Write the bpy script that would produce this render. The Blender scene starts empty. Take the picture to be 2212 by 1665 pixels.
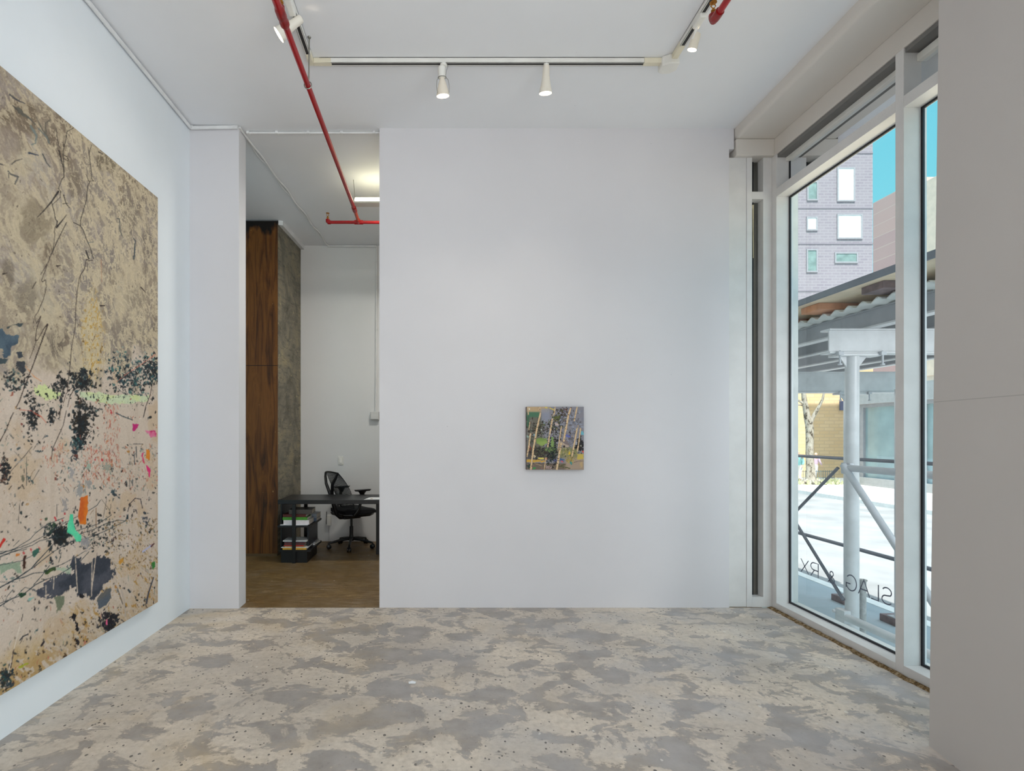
import bpy, bmesh, math, random
import numpy as np
from mathutils import Vector, Matrix

scene = bpy.context.scene
COL = scene.collection
F, CX, CY, H = 1150.0, 950.0, 938.0, 1.45      # focal length and principal point (photo pixels), eye height (m)
W_, H_ = 2212.0, 1665.0

def at(px, py, y):
    """world point seen at a photo pixel, at distance y in front of the eye"""
    return Vector(((px - CX) / F * y, y, H - (py - CY) / F * y))

def atx(px, py, x):
    return at(px, py, x * F / (px - CX))

def lin(r, g, b, k=1.0):
    o = []
    for c in (r, g, b):
        c /= 255.0
        o.append((c / 12.92 if c <= .04045 else ((c + .055) / 1.055) ** 2.4) * k)
    return (*o, 1.0)

# ---------------------------------------------------------------- node helpers
class Mat:
    def __init__(s, name):
        s.m = bpy.data.materials.new(name)
        s.m.use_nodes = True
        s.t = s.m.node_tree
        s.b = s.t.nodes['Principled BSDF']
        s.tc = None
    def n(s, kind, **kw):
        nd = s.t.nodes.new(kind)
        for k, v in kw.items():
            setattr(nd, k, v)
        return nd
    def l(s, a, b):
        s.t.links.new(a, b)
    def coord(s, scale=(1, 1, 1), rot=(0, 0, 0), out='Object'):
        if s.tc is None:
            s.tc = s.n('ShaderNodeTexCoord')
        mp = s.n('ShaderNodeMapping')
        mp.inputs['Scale'].default_value = scale
        mp.inputs['Rotation'].default_value = rot
        s.l(s.tc.outputs[out], mp.inputs['Vector'])
        return mp.outputs['Vector']
    def noise(s, vec, scale, detail=4, rough=.5, dist=0.0):
        nd = s.n('ShaderNodeTexNoise')
        nd.inputs['Scale'].default_value = scale
        nd.inputs['Detail'].default_value = detail
        nd.inputs['Roughness'].default_value = rough
        nd.inputs['Distortion'].default_value = dist
        s.l(vec, nd.inputs['Vector'])
        return nd.outputs['Fac']
    def ramp(s, fac, stops, interp='LINEAR'):
        nd = s.n('ShaderNodeValToRGB')
        cr = nd.color_ramp
        cr.interpolation = interp
        while len(cr.elements) < len(stops):
            cr.elements.new(.5)
        for e, (p, c) in zip(cr.elements, stops):
            e.position = p
            e.color = c if len(c) == 4 else (*c, 1)
        s.l(fac, nd.inputs['Fac'])
        return nd.outputs['Color']
    def mix(s, fac, a, b, mode='MIX'):
        nd = s.n('ShaderNodeMix', data_type='RGBA', blend_type=mode)
        for k, v in ((0, fac), (6, a), (7, b)):
            if hasattr(v, 'links'):
                s.l(v, nd.inputs[k])
            else:
                nd.inputs[k].default_value = v
        return nd.outputs[2]
    def math(s, op, a, b=0.0):
        nd = s.n('ShaderNodeMath', operation=op)
        for k, v in ((0, a), (1, b)):
            if hasattr(v, 'links'):
                s.l(v, nd.inputs[k])
            else:
                nd.inputs[k].default_value = v
        return nd.outputs[0]
    def bump(s, h, strength=.2, dist=.01):
        nd = s.n('ShaderNodeBump')
        nd.inputs['Strength'].default_value = strength
        nd.inputs['Distance'].default_value = dist
        s.l(h, nd.inputs['Height'])
        s.l(nd.outputs['Normal'], s.b.inputs['Normal'])
    def set(s, color=None, rough=.6, metal=0.0, spec=.5, emit=None, es=0.0):
        if color is not None:
            if hasattr(color, 'links'):
                s.l(color, s.b.inputs['Base Color'])
            else:
                s.b.inputs['Base Color'].default_value = color
        if hasattr(rough, 'links'):
            s.l(rough, s.b.inputs['Roughness'])
        else:
            s.b.inputs['Roughness'].default_value = rough
        s.b.inputs['Metallic'].default_value = metal
        s.b.inputs['Specular IOR Level'].default_value = spec
        if emit is not None:
            s.b.inputs['Emission Color'].default_value = emit
            s.b.inputs['Emission Strength'].default_value = es
        return s.m

BLK, WHT = (0, 0, 0, 1), (1, 1, 1, 1)

def simple(name, rgb, rough=.5, metal=0.0, k=1.0, var=.06, scale=6, spec=.5, bump=0.0):
    """plain painted/metal surface with a slight cloudy variation"""
    M = Mat(name)
    c = lin(*rgb, k)
    v = M.coord()
    d = tuple(x * (1 - var) for x in c[:3]) + (1,)
    e = tuple(min(1, x * (1 + var)) for x in c[:3]) + (1,)
    nz = M.noise(v, scale, 5, .55)
    col = M.ramp(nz, [(.35, d), (.65, e)])
    if bump:
        M.bump(M.noise(v, scale * 12, 3), bump, .004)
    return M.set(col, rough, metal, spec)

def glow(name, rgb, strength):
    M = Mat(name)
    return M.set(lin(*rgb), .5, emit=lin(*rgb), es=strength)

def thin_glass(name, tint, gloss=.06, rough=.0):
    m = bpy.data.materials.new(name)
    m.use_nodes = True
    t = m.node_tree
    t.nodes.clear()
    out = t.nodes.new('ShaderNodeOutputMaterial')
    tr = t.nodes.new('ShaderNodeBsdfTransparent')
    tr.inputs['Color'].default_value = tint
    gl = t.nodes.new('ShaderNodeBsdfGlossy')
    gl.inputs['Roughness'].default_value = rough
    gl.inputs['Color'].default_value = (.9, .95, 1, 1)
    fr = t.nodes.new('ShaderNodeFresnel')
    fr.inputs['IOR'].default_value = 1.45
    mu = t.nodes.new('ShaderNodeMath')
    mu.operation = 'MULTIPLY'
    mu.inputs[1].default_value = gloss / .04
    mu.use_clamp = True
    mx = t.nodes.new('ShaderNodeMixShader')
    t.links.new(fr.outputs[0], mu.inputs[0])
    t.links.new(mu.outputs[0], mx.inputs[0])
    t.links.new(tr.outputs[0], mx.inputs[1])
    t.links.new(gl.outputs[0], mx.inputs[2])
    t.links.new(mx.outputs[0], out.inputs['Surface'])
    return m

# ---------------------------------------------------------------- mesh builder
class MB:
    def __init__(s):
        s.v, s.f = [], []
    def add(s, vs, fs):
        o = len(s.v)
        s.v += [Vector(p) for p in vs]
        s.f += [tuple(i + o for i in f) for f in fs]
        return s
    def box(s, x0, x1, y0, y1, z0, z1):
        v = [(x, y, z) for z in (z0, z1) for y in (y0, y1) for x in (x0, x1)]
        return s.add(v, [(0, 2, 3, 1), (4, 5, 7, 6), (0, 1, 5, 4), (2, 6, 7, 3), (0, 4, 6, 2), (1, 3, 7, 5)])
    def obox(s, c, ax, ay, az):
        """box from centre and three half-axis vectors"""
        c, ax, ay, az = map(Vector, (c, ax, ay, az))
        v = [c + ax * i + ay * j + az * k for k in (-1, 1) for j in (-1, 1) for i in (-1, 1)]
        return s.add(v, [(0, 2, 3, 1), (4, 5, 7, 6), (0, 1, 5, 4), (2, 6, 7, 3), (0, 4, 6, 2), (1, 3, 7, 5)])
    def prism(s, pts, z0, z1, top=None):
        n = len(pts)
        top = top or pts
        v = [(p[0], p[1], z0) for p in pts] + [(p[0], p[1], z1) for p in top]
        return s.add(v, [tuple(range(n))[::-1], tuple(range(n, 2 * n))] + [(i, (i + 1) % n, n + (i + 1) % n, n + i) for i in range(n)])
    def prof(s, pts, a, b, fn):
        """extrude a closed 2-D profile between a and b; fn(u, v, t) -> point"""
        n = len(pts)
        v = [fn(p[0], p[1], a) for p in pts] + [fn(p[0], p[1], b) for p in pts]
        return s.add(v, [tuple(range(n))[::-1], tuple(range(n, 2 * n))] + [(i, (i + 1) % n, n + (i + 1) % n, n + i) for i in range(n)])
    def tube(s, pts, r, seg=10, cap=True):
        P = [Vector(p) for p in pts]
        R = r if isinstance(r, (list, tuple)) else [r] * len(P)
        T = []
        for i in range(len(P)):
            a = P[max(i - 1, 0)]
            b = P[min(i + 1, len(P) - 1)]
            T.append((b - a).normalized())
        up = Vector((0, 0, 1)) if abs(T[0].z) < .9 else Vector((1, 0, 0))
        nrm = T[0].cross(up).normalized()
        vs = []
        for i, p in enumerate(P):
            nrm = (nrm - T[i] * nrm.dot(T[i])).normalized()
            bn = T[i].cross(nrm)
            for k in range(seg):
                a = 2 * math.pi * k / seg
                vs.append(p + (nrm * math.cos(a) + bn * math.sin(a)) * R[i])
        fs = []
        for i in range(len(P) - 1):
            for k in range(seg):
                k2 = (k + 1) % seg
                fs.append((i * seg + k, i * seg + k2, (i + 1) * seg + k2, (i + 1) * seg + k))
        if cap:
            fs.append(tuple(range(seg))[::-1])
            fs.append(tuple(range((len(P) - 1) * seg, len(P) * seg)))
        return s.add(vs, fs)
    def lathe(s, profile, base, axis, seg=20, cap=True):
        """profile: (distance along axis, radius)"""
        base, axis = Vector(base), Vector(axis).normalized()
        up = Vector((0, 0, 1)) if abs(axis.z) < .9 else Vector((1, 0, 0))
        a = axis.cross(up).normalized()
        b = axis.cross(a)
        vs, fs = [], []
        for d, r in profile:
            for k in range(seg):
                t = 2 * math.pi * k / seg
                vs.append(base + axis * d + (a * math.cos(t) + b * math.sin(t)) * r)
        n = len(profile)
        for i in range(n - 1):
            for k in range(seg):
                k2 = (k + 1) % seg
                fs.append((i * seg + k, (i + 1) * seg + k, (i + 1) * seg + k2, i * seg + k2))
        if cap:
            fs.append(tuple(range(seg)))
            fs.append(tuple(range((n - 1) * seg, n * seg))[::-1])
        return s.add(vs, fs)
    def build(s, name, mat, parent=None, bevel=0.0, smooth=False, local=False, seg=2):
        me = bpy.data.meshes.new(name)
        off = Vector((0, 0, 0))
        if parent is not None and not local:
            q = parent
            while q is not None:
                off += q.location
                q = q.parent
        me.from_pydata([p - off for p in s.v], [], s.f)
        bm = bmesh.new()
        bm.from_mesh(me)
        bmesh.ops.recalc_face_normals(bm, faces=bm.faces)
        bm.to_mesh(me)
        bm.free()
        me.materials.append(mat)
        o = bpy.data.objects.new(name, me)
        COL.objects.link(o)
        if parent is not None:
            o.parent = parent
        if smooth:
            for p in me.polygons:
                p.use_smooth = True
        if bevel:
            md = o.modifiers.new('edge', 'BEVEL')
            md.width = bevel
            md.segments = seg
            md.limit_method = 'ANGLE'
            md.angle_limit = math.radians(35)
        if smooth:
            md = o.modifiers.new('es', 'EDGE_SPLIT')
            md.split_angle = math.radians(42)
        return o

def empty(name, loc=(0, 0, 0), rz=0.0):
    o = bpy.data.objects.new(name, None)
    COL.objects.link(o)
    o.location = loc
    o.rotation_euler = (0, 0, rz)
    o.empty_display_size = .1
    return o

def tag(o, label=None, cat=None, group=None, kind=None):
    if label:
        o['label'] = label
    if cat:
        o['category'] = cat
    if group:
        o['group'] = group
    if kind:
        o['kind'] = kind
    return o

def struct(o, label=None):
    o['kind'] = 'structure'
    if label:
        o['label'] = label
        o['category'] = STRUCT_CAT.get(o.name.split('_')[0].split('.')[0], o.name.split('_')[0])
    return o

STRUCT_CAT = {}
# ---------------------------------------------------------------- hand painted canvases (colours computed per vertex)
def _hash(ix, iy, s):
    h = (ix.astype(np.int64) * 374761393 + iy.astype(np.int64) * 668265263 + s * 974634777) & 0x7fffffff
    h = ((h ^ (h >> 13)) * 1274126177) & 0x7fffffff
    h = ((h ^ (h >> 16)) * 668265263) & 0x7fffffff
    return ((h ^ (h >> 15)) & 0xffff) / 65535.0

def vnoise(x, y, s):
    ix, iy = np.floor(x), np.floor(y)
    fx, fy = x - ix, y - iy
    ux, uy = fx * fx * fx * (fx * (fx * 6 - 15) + 10), fy * fy * fy * (fy * (fy * 6 - 15) + 10)
    a, b = _hash(ix, iy, s), _hash(ix + 1, iy, s)
    c, d = _hash(ix, iy + 1, s), _hash(ix + 1, iy + 1, s)
    return (a + (b - a) * ux) * (1 - uy) + (c + (d - c) * ux) * uy

def fbm(x, y, s, octv=4, rough=0.5):
    t, a, n = 0.0, 1.0, 0.0
    for k in range(octv):
        t = t + a * vnoise(x * 2 ** k + 17.3 * k, y * 2 ** k - 9.1 * k, s + k)
        n += a
        a *= rough
    return t / n

def sst(a, b, x):
    t = np.clip((x - a) / (b - a), 0, 1)
    return t * t * (3 - 2 * t)

class Canvas:
    """colours on a grid; GX, GY are the design coordinates of each grid vertex"""
    def __init__(s, GX, GY, U, V):
        s.GX, s.GY, s.U, s.V = GX, GY, U, V          # rows x cols ; U, V in metres (noise space)
        s.C = np.zeros(GX.shape + (3,))
        s.cx = GX[0]
    def lay(s, a, col):
        a = np.clip(a, 0, 1)[..., None]
        s.C = s.C * (1 - a) + np.array(col, float) * a
    def _win(s, x0, x1):
        idx = np.nonzero((s.cx >= x0) & (s.cx <= x1))[0]
        if len(idx) == 0:
            return None
        return slice(idx[0], idx[-1] + 1)
    def line(s, pts, w, col, w1=None, op=1.0, rag=0.0):
        pts = [np.array(p, float) for p in pts]
        w1 = w if w1 is None else w1
        n = len(pts) - 1
        for k in range(n):
            p, q = pts[k], pts[k + 1]
            wa, wb = w + (w1 - w) * k / n, w + (w1 - w) * (k + 1) / n
            m = max(wa, wb) + 3
            sl = s._win(min(p[0], q[0]) - m, max(p[0], q[0]) + m)
            if sl is None:
                continue
            X, Y = s.GX[:, sl], s.GY[:, sl]
            d = q - p
            L = max(d @ d, 1e-6)
            t = np.clip(((X - p[0]) * d[0] + (Y - p[1]) * d[1]) / L, 0, 1)
            dist = np.hypot(X - p[0] - t * d[0], Y - p[1] - t * d[1])
            ww = (wa + (wb - wa) * t) / 2
            if rag:
                ww = ww * (1 + rag * (vnoise(s.U[:, sl] * 90, s.V[:, sl] * 90, 5) - .5) * 2)
            a = np.clip(ww + .55 - dist, 0, 1)[..., None] * op
            s.C[:, sl] = s.C[:, sl] * (1 - a) + np.array(col, float) * a
    def poly(s, pts, col, rag=3.0, op=1.0, seed=3, freq=22, col2=None):
        P_ = np.array(pts, float)
        sl = s._win(P_[:, 0].min() - rag - 2, P_[:, 0].max() + rag + 2)
        if sl is None:
            return
        X, Y = s.GX[:, sl], s.GY[:, sl]
        inside = np.zeros(X.shape, bool)
        dist = np.full(X.shape, 1e9)
        n = len(P_)
        for k in range(n):
            p, q = P_[k], P_[(k + 1) % n]
            cond = ((p[1] > Y) != (q[1] > Y))
            with np.errstate(divide='ignore', invalid='ignore'):
                xi = (q[0] - p[0]) * (Y - p[1]) / (q[1] - p[1] + 1e-9) + p[0]
            inside ^= cond & (X < xi)
            d = q - p
            t = np.clip(((X - p[0]) * d[0] + (Y - p[1]) * d[1]) / max(d @ d, 1e-6), 0, 1)
            dist = np.minimum(dist, np.hypot(X - p[0] - t * d[0], Y - p[1] - t * d[1]))
        sd = np.where(inside, dist, -dist)
        nn = (fbm(s.U[:, sl] * freq, s.V[:, sl] * freq, seed, 4, .65) - .5) * 2
        a = (np.clip(sd + nn * rag * 1.6 + .5, 0, 1) * op)[..., None]
        c = np.array(col, float)
        if col2 is not None:
            m = sst(.35, .65, fbm(s.U[:, sl] * 9, s.V[:, sl] * 14, seed + 9, 3))[..., None]
            c = c * (1 - m) + np.array(col2, float) * m
        s.C[:, sl] = s.C[:, sl] * (1 - a) + c * a
    def flake(s, x, y, a, b, ang, col, op=1.0):
        r = max(a, b) * 1.5 + 2
        sl = s._win(x - r, x + r)
        if sl is None:
            return
        X, Y = s.GX[:, sl] - x, s.GY[:, sl] - y
        c, sn = math.cos(ang), math.sin(ang)
        u, v = (X * c + Y * sn) / a, (-X * sn + Y * c) / b
        nn = (vnoise(s.U[:, sl] * 120 + x, s.V[:, sl] * 120, 8) - .5) * 1.5 + (vnoise(s.U[:, sl] * 55 + x, s.V[:, sl] * 55, 9) - .5) * 1.0
        d = (1 - np.hypot(u, v) + nn) * min(a, b)
        al = (np.clip(d + .4, 0, 1) * op)[..., None]
        s.C[:, sl] = s.C[:, sl] * (1 - al) + np.array(col, float) * al
    def spray(s, mask, thr, soft, fu, fv, seed, col, shear=0.0, octv=3):
        n = fbm(s.U * fu + s.V * shear, s.V * fv, seed, octv, .6)
        s.lay(sst(thr, thr + soft, n) * mask, col)

def box_mask(GX, GY, x0, x1, y0, y1, f=25.0):
    return sst(x0 - f, x0 + f, GX) * (1 - sst(x1 - f, x1 + f, GX)) * sst(y0 - f, y0 + f, GY) * (1 - sst(y1 - f, y1 + f, GY))

def paint_large(GX, GY, U, V):
    c = Canvas(GX, GY, U, V)
    rnd = random.Random(11)
    A = lambda x, y: (x / 3.965, 140 + y / 3.965)
    B = lambda x, y: (x / 4.896, 560 + y / 4.896)
    Cc = lambda x, y: (x / 5.203, 880 + y / 5.203)
    D = lambda x, y: (x / 5.203, 1180 + y / 5.203)
    mp = lambda f, pts: [f(*p) for p in pts]
    wu = U + .10 * (fbm(U * 5, V * 5, 40, 3) - .5)
    wv = V + .10 * (fbm(U * 5, V * 5, 50, 3) - .5)
    # ground colours
    c.C[:] = (183, 167, 142)
    big = fbm(wu * 2.6 + wv * .8, wv * 2.2, 1, 5, .58)
    c.lay(sst(.42, .58, big) * .8, (148, 133, 116))
    c.lay(sst(.54, .70, fbm(wu * 3.4 - wv, wv * 3.0, 7, 4)) * .9, (114, 98, 80))
    c.lay(sst(.53, .66, fbm(wu * 4.0, wv * 4.0, 13, 4)) * .5, (153, 141, 138))
    c.lay(sst(.55, .64, fbm(wu * 3.0, wv * 5.0, 23, 4)) * .35, (176, 166, 150))
    # torn cream lace over the taupe, stronger to the right
    right = sst(60, 230, GX)
    c.lay(right * sst(.40, .60, fbm(wu * 6 + 3, wv * 5, 17, 5, .6)) * .75, (138, 126, 114))
    c.lay(right * sst(.55, .70, fbm(wu * 5 + 9, wv * 4, 19, 4, .6)) * .6, (126, 116, 112))
    rid = np.abs(fbm(wu * 13 + wv * 2.5, wv * 11, 31, 4, .6) - .5)
    rid2 = np.abs(fbm(wu * 21 - wv * 3, wv * 17, 41, 4, .6) - .5)
    c.lay((1 - sst(.010, .050, rid)) * (.35 + .6 * right), (198, 182, 154))
    c.lay((1 - sst(.008, .040, rid2)) * (.30 + .55 * right), (197, 180, 150))
    c.lay(sst(.55, .60, fbm(wu * 24 + wv * 8, wv * 16, 33, 4, .65)) * (.50 + .3 * right), (194, 177, 148))
    c.spray(np.ones_like(GX), .775, .05, 70, 44, 35, (104, 92, 82), 20)
    c.lay(sst(.56, .66, fbm(wu * 30 + wv * 14, wv * 20, 37, 4, .65)) * .45, (140, 124, 106))
    # lilac-grey and brown soft clouds placed as on the canvas
    for (x, y, a, b, col, op) in [(60, 640, 30, 60, (110, 98, 84), .55), (120, 745, 34, 42, (108, 96, 84), .85), (75, 480, 40, 55, (122, 108, 88), .6),
                                  (228, 350, 26, 22, (104, 92, 74), .7), (280, 470, 24, 46, (118, 106, 92), .6), (318, 540, 16, 60, (108, 96, 84), .6),
                                  (160, 400, 18, 30, (112, 98, 80), .6), (20, 300, 45, 50, (150, 134, 120), .6), (300, 640, 30, 36, (126, 114, 100), .6),
                                  (20, 590, 16, 40, (104, 92, 78), .6), (270, 720, 34, 40, (124, 112, 102), .55), (215, 500, 24, 40, (140, 128, 126), .6)]:
        d = np.hypot((GX - x) / a, (GY - y) / b) + (fbm(wu * 9, wv * 9, 60, 3) - .5) * .9
        c.lay((1 - sst(.45, 1.05, d)) * op, col)
    c.lay((1 - sst(.012, .035, rid)) * .8 * (.3 + .7 * right), (198, 182, 154))
    c.lay((1 - sst(.006, .030, rid2)) * .7 * (.3 + .7 * right), (196, 180, 152))
    c.lay(sst(.57, .62, fbm(wu * 26 + wv * 9, wv * 17, 43, 4, .65)) * .7, (193, 176, 148))
    # warm lower ground
    hz = GY + (fbm(wu * 7, wv * 7, 70, 4) - .5) * 170
    low = sst(775, 835, hz)
    c.lay(low, (200, 182, 166))
    st = fbm(U * 26, V * 2.5, 72, 3)
    c.lay(low * sst(.45, .7, st) * .35, (184, 164, 146))
    c.lay(low * sst(.52, .72, fbm(wu * 4, wv * 3, 74, 4)) * .45, (206, 190, 178))
    c.lay(low * sst(.58, .7, fbm(wu * 5, wv * 5, 76, 4)) * .45, (188, 158, 124))
    # ochre foot of the canvas
    foot = GY - (1500 - GX * .5985)
    c.lay(sst(-95, -10, foot + (fbm(U * 16, V * 5, 80, 4) - .5) * 110) * (1 - sst(40, 210, GX)) * .75, (178, 142, 80))
    c.lay(sst(-60, -10, foot + (fbm(U * 20, V * 8, 82, 4) - .5) * 90) * .4, (164, 130, 84))
    c.spray(sst(-130, -20, foot) * sst(60, 160, GX), .55, .05, 34, 20, 83, (190, 172, 152), 40)
    c.spray(sst(-150, -20, foot), .60, .03, 40, 26, 84, (196, 178, 160), 30)
    c.spray(sst(-120, -10, foot), .74, .04, 46, 30, 86, (70, 50, 34), 30)
    c.spray(sst(-170, -20, foot) * sst(100, 200, GX), .68, .05, 46, 26, 88, (172, 130, 62), 34)
    # yellow ochre tuft
    tuft = np.exp(-(((GX - 200) / 24) ** 2 + ((GY - 730) / 95) ** 2))
    c.lay(sst(.15, .7, tuft) * .6, (204, 185, 145))
    c.spray(sst(.12, .6, tuft), .60, .06, 74, 50, 90, (188, 152, 84), -12)
    c.spray(sst(.12, .5, tuft), .73, .04, 70, 50, 92, (120, 90, 50), -12)
    # blue-grey pool at the upper side edge
    c.poly(mp(B, [(-120, 740), (20, 730), (60, 800), (215, 800), (190, 880), (140, 930), (120, 1020), (40, 1060), (20, 960), (-120, 900)]), (62, 78, 92), 5, 1, 4, 20, (80, 96, 108))
    c.poly(mp(B, [(60, 720), (130, 680), (240, 680), (240, 705), (140, 705), (80, 745)]), (60, 68, 70), 4)
    c.poly(mp(B, [(170, 980), (240, 965), (245, 1030), (200, 1045)]), (54, 60, 68), 3)
    c.poly(mp(B, [(170, 1080), (250, 1090), (280, 1170), (250, 1260), (190, 1160)]), (58, 60, 64), 4)
    c.poly(mp(B, [(-90, 1060), (90, 1050), (60, 1100), (-80, 1130)]), (60, 72, 76), 4)
    # dark leafy band
    def leafy(x0, x1, y0, y1, n, cols, smin=1.2, smax=5.0, ang=1.2, spread=.7):
        for _ in range(n):
            x, y = rnd.gauss((x0 + x1) / 2, (x1 - x0) / 4), rnd.gauss((y0 + y1) / 2, (y1 - y0) / 4)
            b = rnd.uniform(smin, smax) * rnd.uniform(.35, .8)
            c.flake(x, y, rnd.uniform(smin, smax), b, rnd.gauss(ang, spread), rnd.choice(cols), rnd.uniform(.75, 1))
    BK = [(26, 28, 30), (34, 32, 30), (30, 40, 46), (20, 22, 26)]
    TE = [(38, 66, 72), (52, 98, 98), (34, 52, 62), (28, 34, 40)]
    WM = [(150, 70, 50), (190, 110, 90), (120, 60, 50)]
    leafy(118, 145, 800, 860, 90, BK)
    leafy(150, 205, 800, 850, 130, BK + TE[:1], 1.5, 6)
    leafy(225, 345, 785, 850, 240, BK + TE + TE, 1.2, 5)
    leafy(310, 345, 770, 820, 90, BK + TE, 1.5, 5)
    leafy(240, 345, 745, 815, 110, TE + [(140, 160, 150)], 1, 3.2)
    leafy(5, 60, 800, 850, 90, BK + [(70, 92, 90)], 1.2, 4.5)
    leafy(50, 85, 830, 935, 120, BK, 1.2, 4)
    leafy(55, 85, 880, 920, 60, BK, 1.2, 4)
    leafy(100, 122, 885, 915, 55, BK, 1.4, 4)
    leafy(155, 195, 860, 960, 260, BK + [(44, 34, 24)], 1.6, 5.5)
    leafy(155, 185, 935, 975, 90, BK + TE, 1.5, 5)
    leafy(155, 168, 965, 1000, 30, [(44, 56, 64), (36, 40, 46)], 1.5, 4)
    leafy(190, 212, 875, 905, 30, [(30, 48, 50)] + BK, 2, 4)
    leafy(0, 22, 985, 1045, 110, BK + [(80, 50, 40)], 1.3, 4)
    # pale green strips
    PG = (202, 210, 150)
    c.poly(mp(B, [(380, 1330), (440, 1300), (520, 1370), (640, 1400), (650, 1440), (560, 1500), (470, 1490), (370, 1420)]), PG, 5, .95, 6, 30)
    c.poly(mp(B, [(840, 1405), (1060, 1405), (1100, 1430), (1580, 1440), (1575, 1500), (1400, 1520), (1120, 1530), (950, 1490), (850, 1460)]), PG, 3, .95, 7, 26, (196, 206, 170))
    c.spray(box_mask(GX, GY, 70, 330, 828, 876, 6), .68, .03, 70, 60, 101, (40, 50, 46), 8)
    # small flecks over the lower ground
    pal = BK * 3 + TE + WM + [(150, 140, 132), (120, 130, 124), (170, 120, 60), (100, 104, 104), (214, 200, 190)]
    for _ in range(2700):
        x, y = rnd.uniform(-420, 342), rnd.uniform(850, 1500)
        s = rnd.random() ** 3
        c.flake(x, y, .7 + 3.6 * s, .5 + 1.9 * s, rnd.gauss(1.3, .8), rnd.choice(pal), rnd.uniform(.5, 1))
    for _ in range(420):
        x, y = rnd.uniform(120, 345), rnd.uniform(960, 1060)
        c.flake(x, y, rnd.uniform(.8, 4), rnd.uniform(.5, 1.4), rnd.gauss(1.35, .5), rnd.choice([(150, 146, 140), (166, 140, 110), (170, 90, 60), (120, 128, 122), (96, 96, 92), (180, 120, 96)]), .75)
    for _ in range(380):
        x, y = rnd.uniform(225, 340), rnd.uniform(1120, 1230)
        c.flake(x, y, rnd.uniform(.8, 4), rnd.uniform(.5, 1.3), rnd.gauss(1.3, .7), rnd.choice([(150, 114, 60), (120, 90, 50), (196, 180, 160), (60, 56, 54), (166, 140, 90)]), .8)
    for _ in range(200):
        x, y = rnd.uniform(150, 250), rnd.uniform(1120, 1185)
        c.flake(x, y, rnd.uniform(.8, 3.4), rnd.uniform(.6, 2), rnd.gauss(1.2, .8), rnd.choice(BK + [(70, 86, 84), (120, 116, 112)]), .85)
    # thin coloured hairs
    for _ in range(260):
        x, y = rnd.uniform(-300, 335), rnd.uniform(850, 1450)
        a = rnd.gauss(1.5, .5)
        L = rnd.uniform(3, 16)
        c.line([(x, y), (x + L * math.cos(a) * .6 + rnd.uniform(-2, 2), y + L * .5), (x + L * math.cos(a), y + L)], rnd.uniform(.4, 1.1), rnd.choice([(60, 52, 48), (170, 84, 60), (88, 120, 112), (120, 96, 70), (40, 40, 44)]), op=.8)
    for (x0, x1, y0, y1, n) in [(225, 260, 870, 1010, 120), (90, 140, 955, 1010, 40), (180, 240, 960, 1040, 110)]:
        for _ in range(n):
            x, y = rnd.uniform(x0, x1), rnd.uniform(y0, y1)
            c.line([(x, y), (x + rnd.uniform(-3, 3), y + rnd.uniform(2, 9))], rnd.uniform(.5, 1.2), rnd.choice([(188, 76, 50), (200, 120, 90), (150, 60, 50)]), op=.75)
    c.line(mp(B, [(1230, 1300), (1330, 1220), (1450, 1140), (1640, 1010)]), 1.6, (206, 120, 100), op=.7, rag=.8)
    c.line(mp(B, [(1070, 0), (1075, 240)]), .7, (176, 100, 66), op=.8)
    c.line(mp(B, [(270, 1130), (360, 1240), (440, 1290)]), 1.6, (208, 140, 90), op=.8, rag=.7)
    c.line(mp(B, [(210, 1590), (330, 1600), (430, 1660)]), 1.2, (200, 90, 70), op=.8, rag=.7)
    c.line(mp(Cc, [(390, 70), (460, 100), (520, 170)]), 1.4, (196, 90, 64), op=.8, rag=.6)
    # slate pool, low centre
    c.poly(mp(D, [(380, 500), (480, 460), (560, 350), (640, 320), (800, 290), (815, 120), (900, 130), (900, 210), (1000, 170), (1100, 110), (1210, 130), (1290, 270), (1270, 350), (1180, 440), (1090, 560), (1020, 630), (1010, 560), (880, 530), (860, 450), (730, 500), (710, 560), (480, 560)]), (54, 58, 68), 7, 1, 14, 34, (76, 78, 88))
    c.poly(mp(D, [(1100, 580), (1180, 480), (1240, 480), (1260, 580), (1200, 660), (1110, 690)]), (84, 92, 102), 3, 1, 15, 26, (104, 98, 92))
    c.poly(mp(D, [(620, 570), (715, 560), (700, 760), (660, 740), (640, 860), (625, 700)]), (98, 108, 86), 4, .85, 16, 24)
    for seg in ([(845, 90), (870, 520)], [(1035, 150), (1030, 560)], [(1080, 90), (1035, 450)], [(515, 440), (520, 600)], [(610, 300), (600, 480)], [(1240, 100), (1310, 290)]):
        c.line(mp(D, seg), 2.0, (196, 178, 160), rag=.5)
    c.poly(mp(D, [(1380, 120), (1395, 160), (1350, 210), (1330, 170)]), (196, 140, 56), 2)
    for (x, y, a, b) in [(830, 790, 6, 6.5), (925, 560, 5.5, 4), (390, 700, 2.6, 7), (865, 920, 4, 10), (865, 1070, 4, 7), (570, 150, 3, 8)]:
        c.flake(*D(x, y), b, a, 1.4, (22, 20, 28))
    leafy(215, 255, 1325, 1362, 120, [(20, 22, 28), (30, 34, 44), (24, 20, 30)], 2, 5)
    c.poly(mp(D, [(1190, 820), (1210, 820), (1208, 880), (1190, 880)]), (226, 100, 140), 1.2)
    leafy(-5, 30, 1440, 1490, 120, [(26, 44, 54), (30, 40, 50), (60, 46, 30), (40, 70, 66)], 1.5, 5)
    c.line(mp(D, [(215, 1360), (260, 1340), (310, 1315)]), 4, (160, 160, 50), rag=.6)
    c.line(mp(D, [(260, 760), (200, 980), (150, 1180), (95, 1420)]), 1.6, (214, 200, 186))
    c.line(mp(D, [(155, 1160), (120, 1370)]), 1.8, (66, 50, 44), op=.8, rag=.8)
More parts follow.
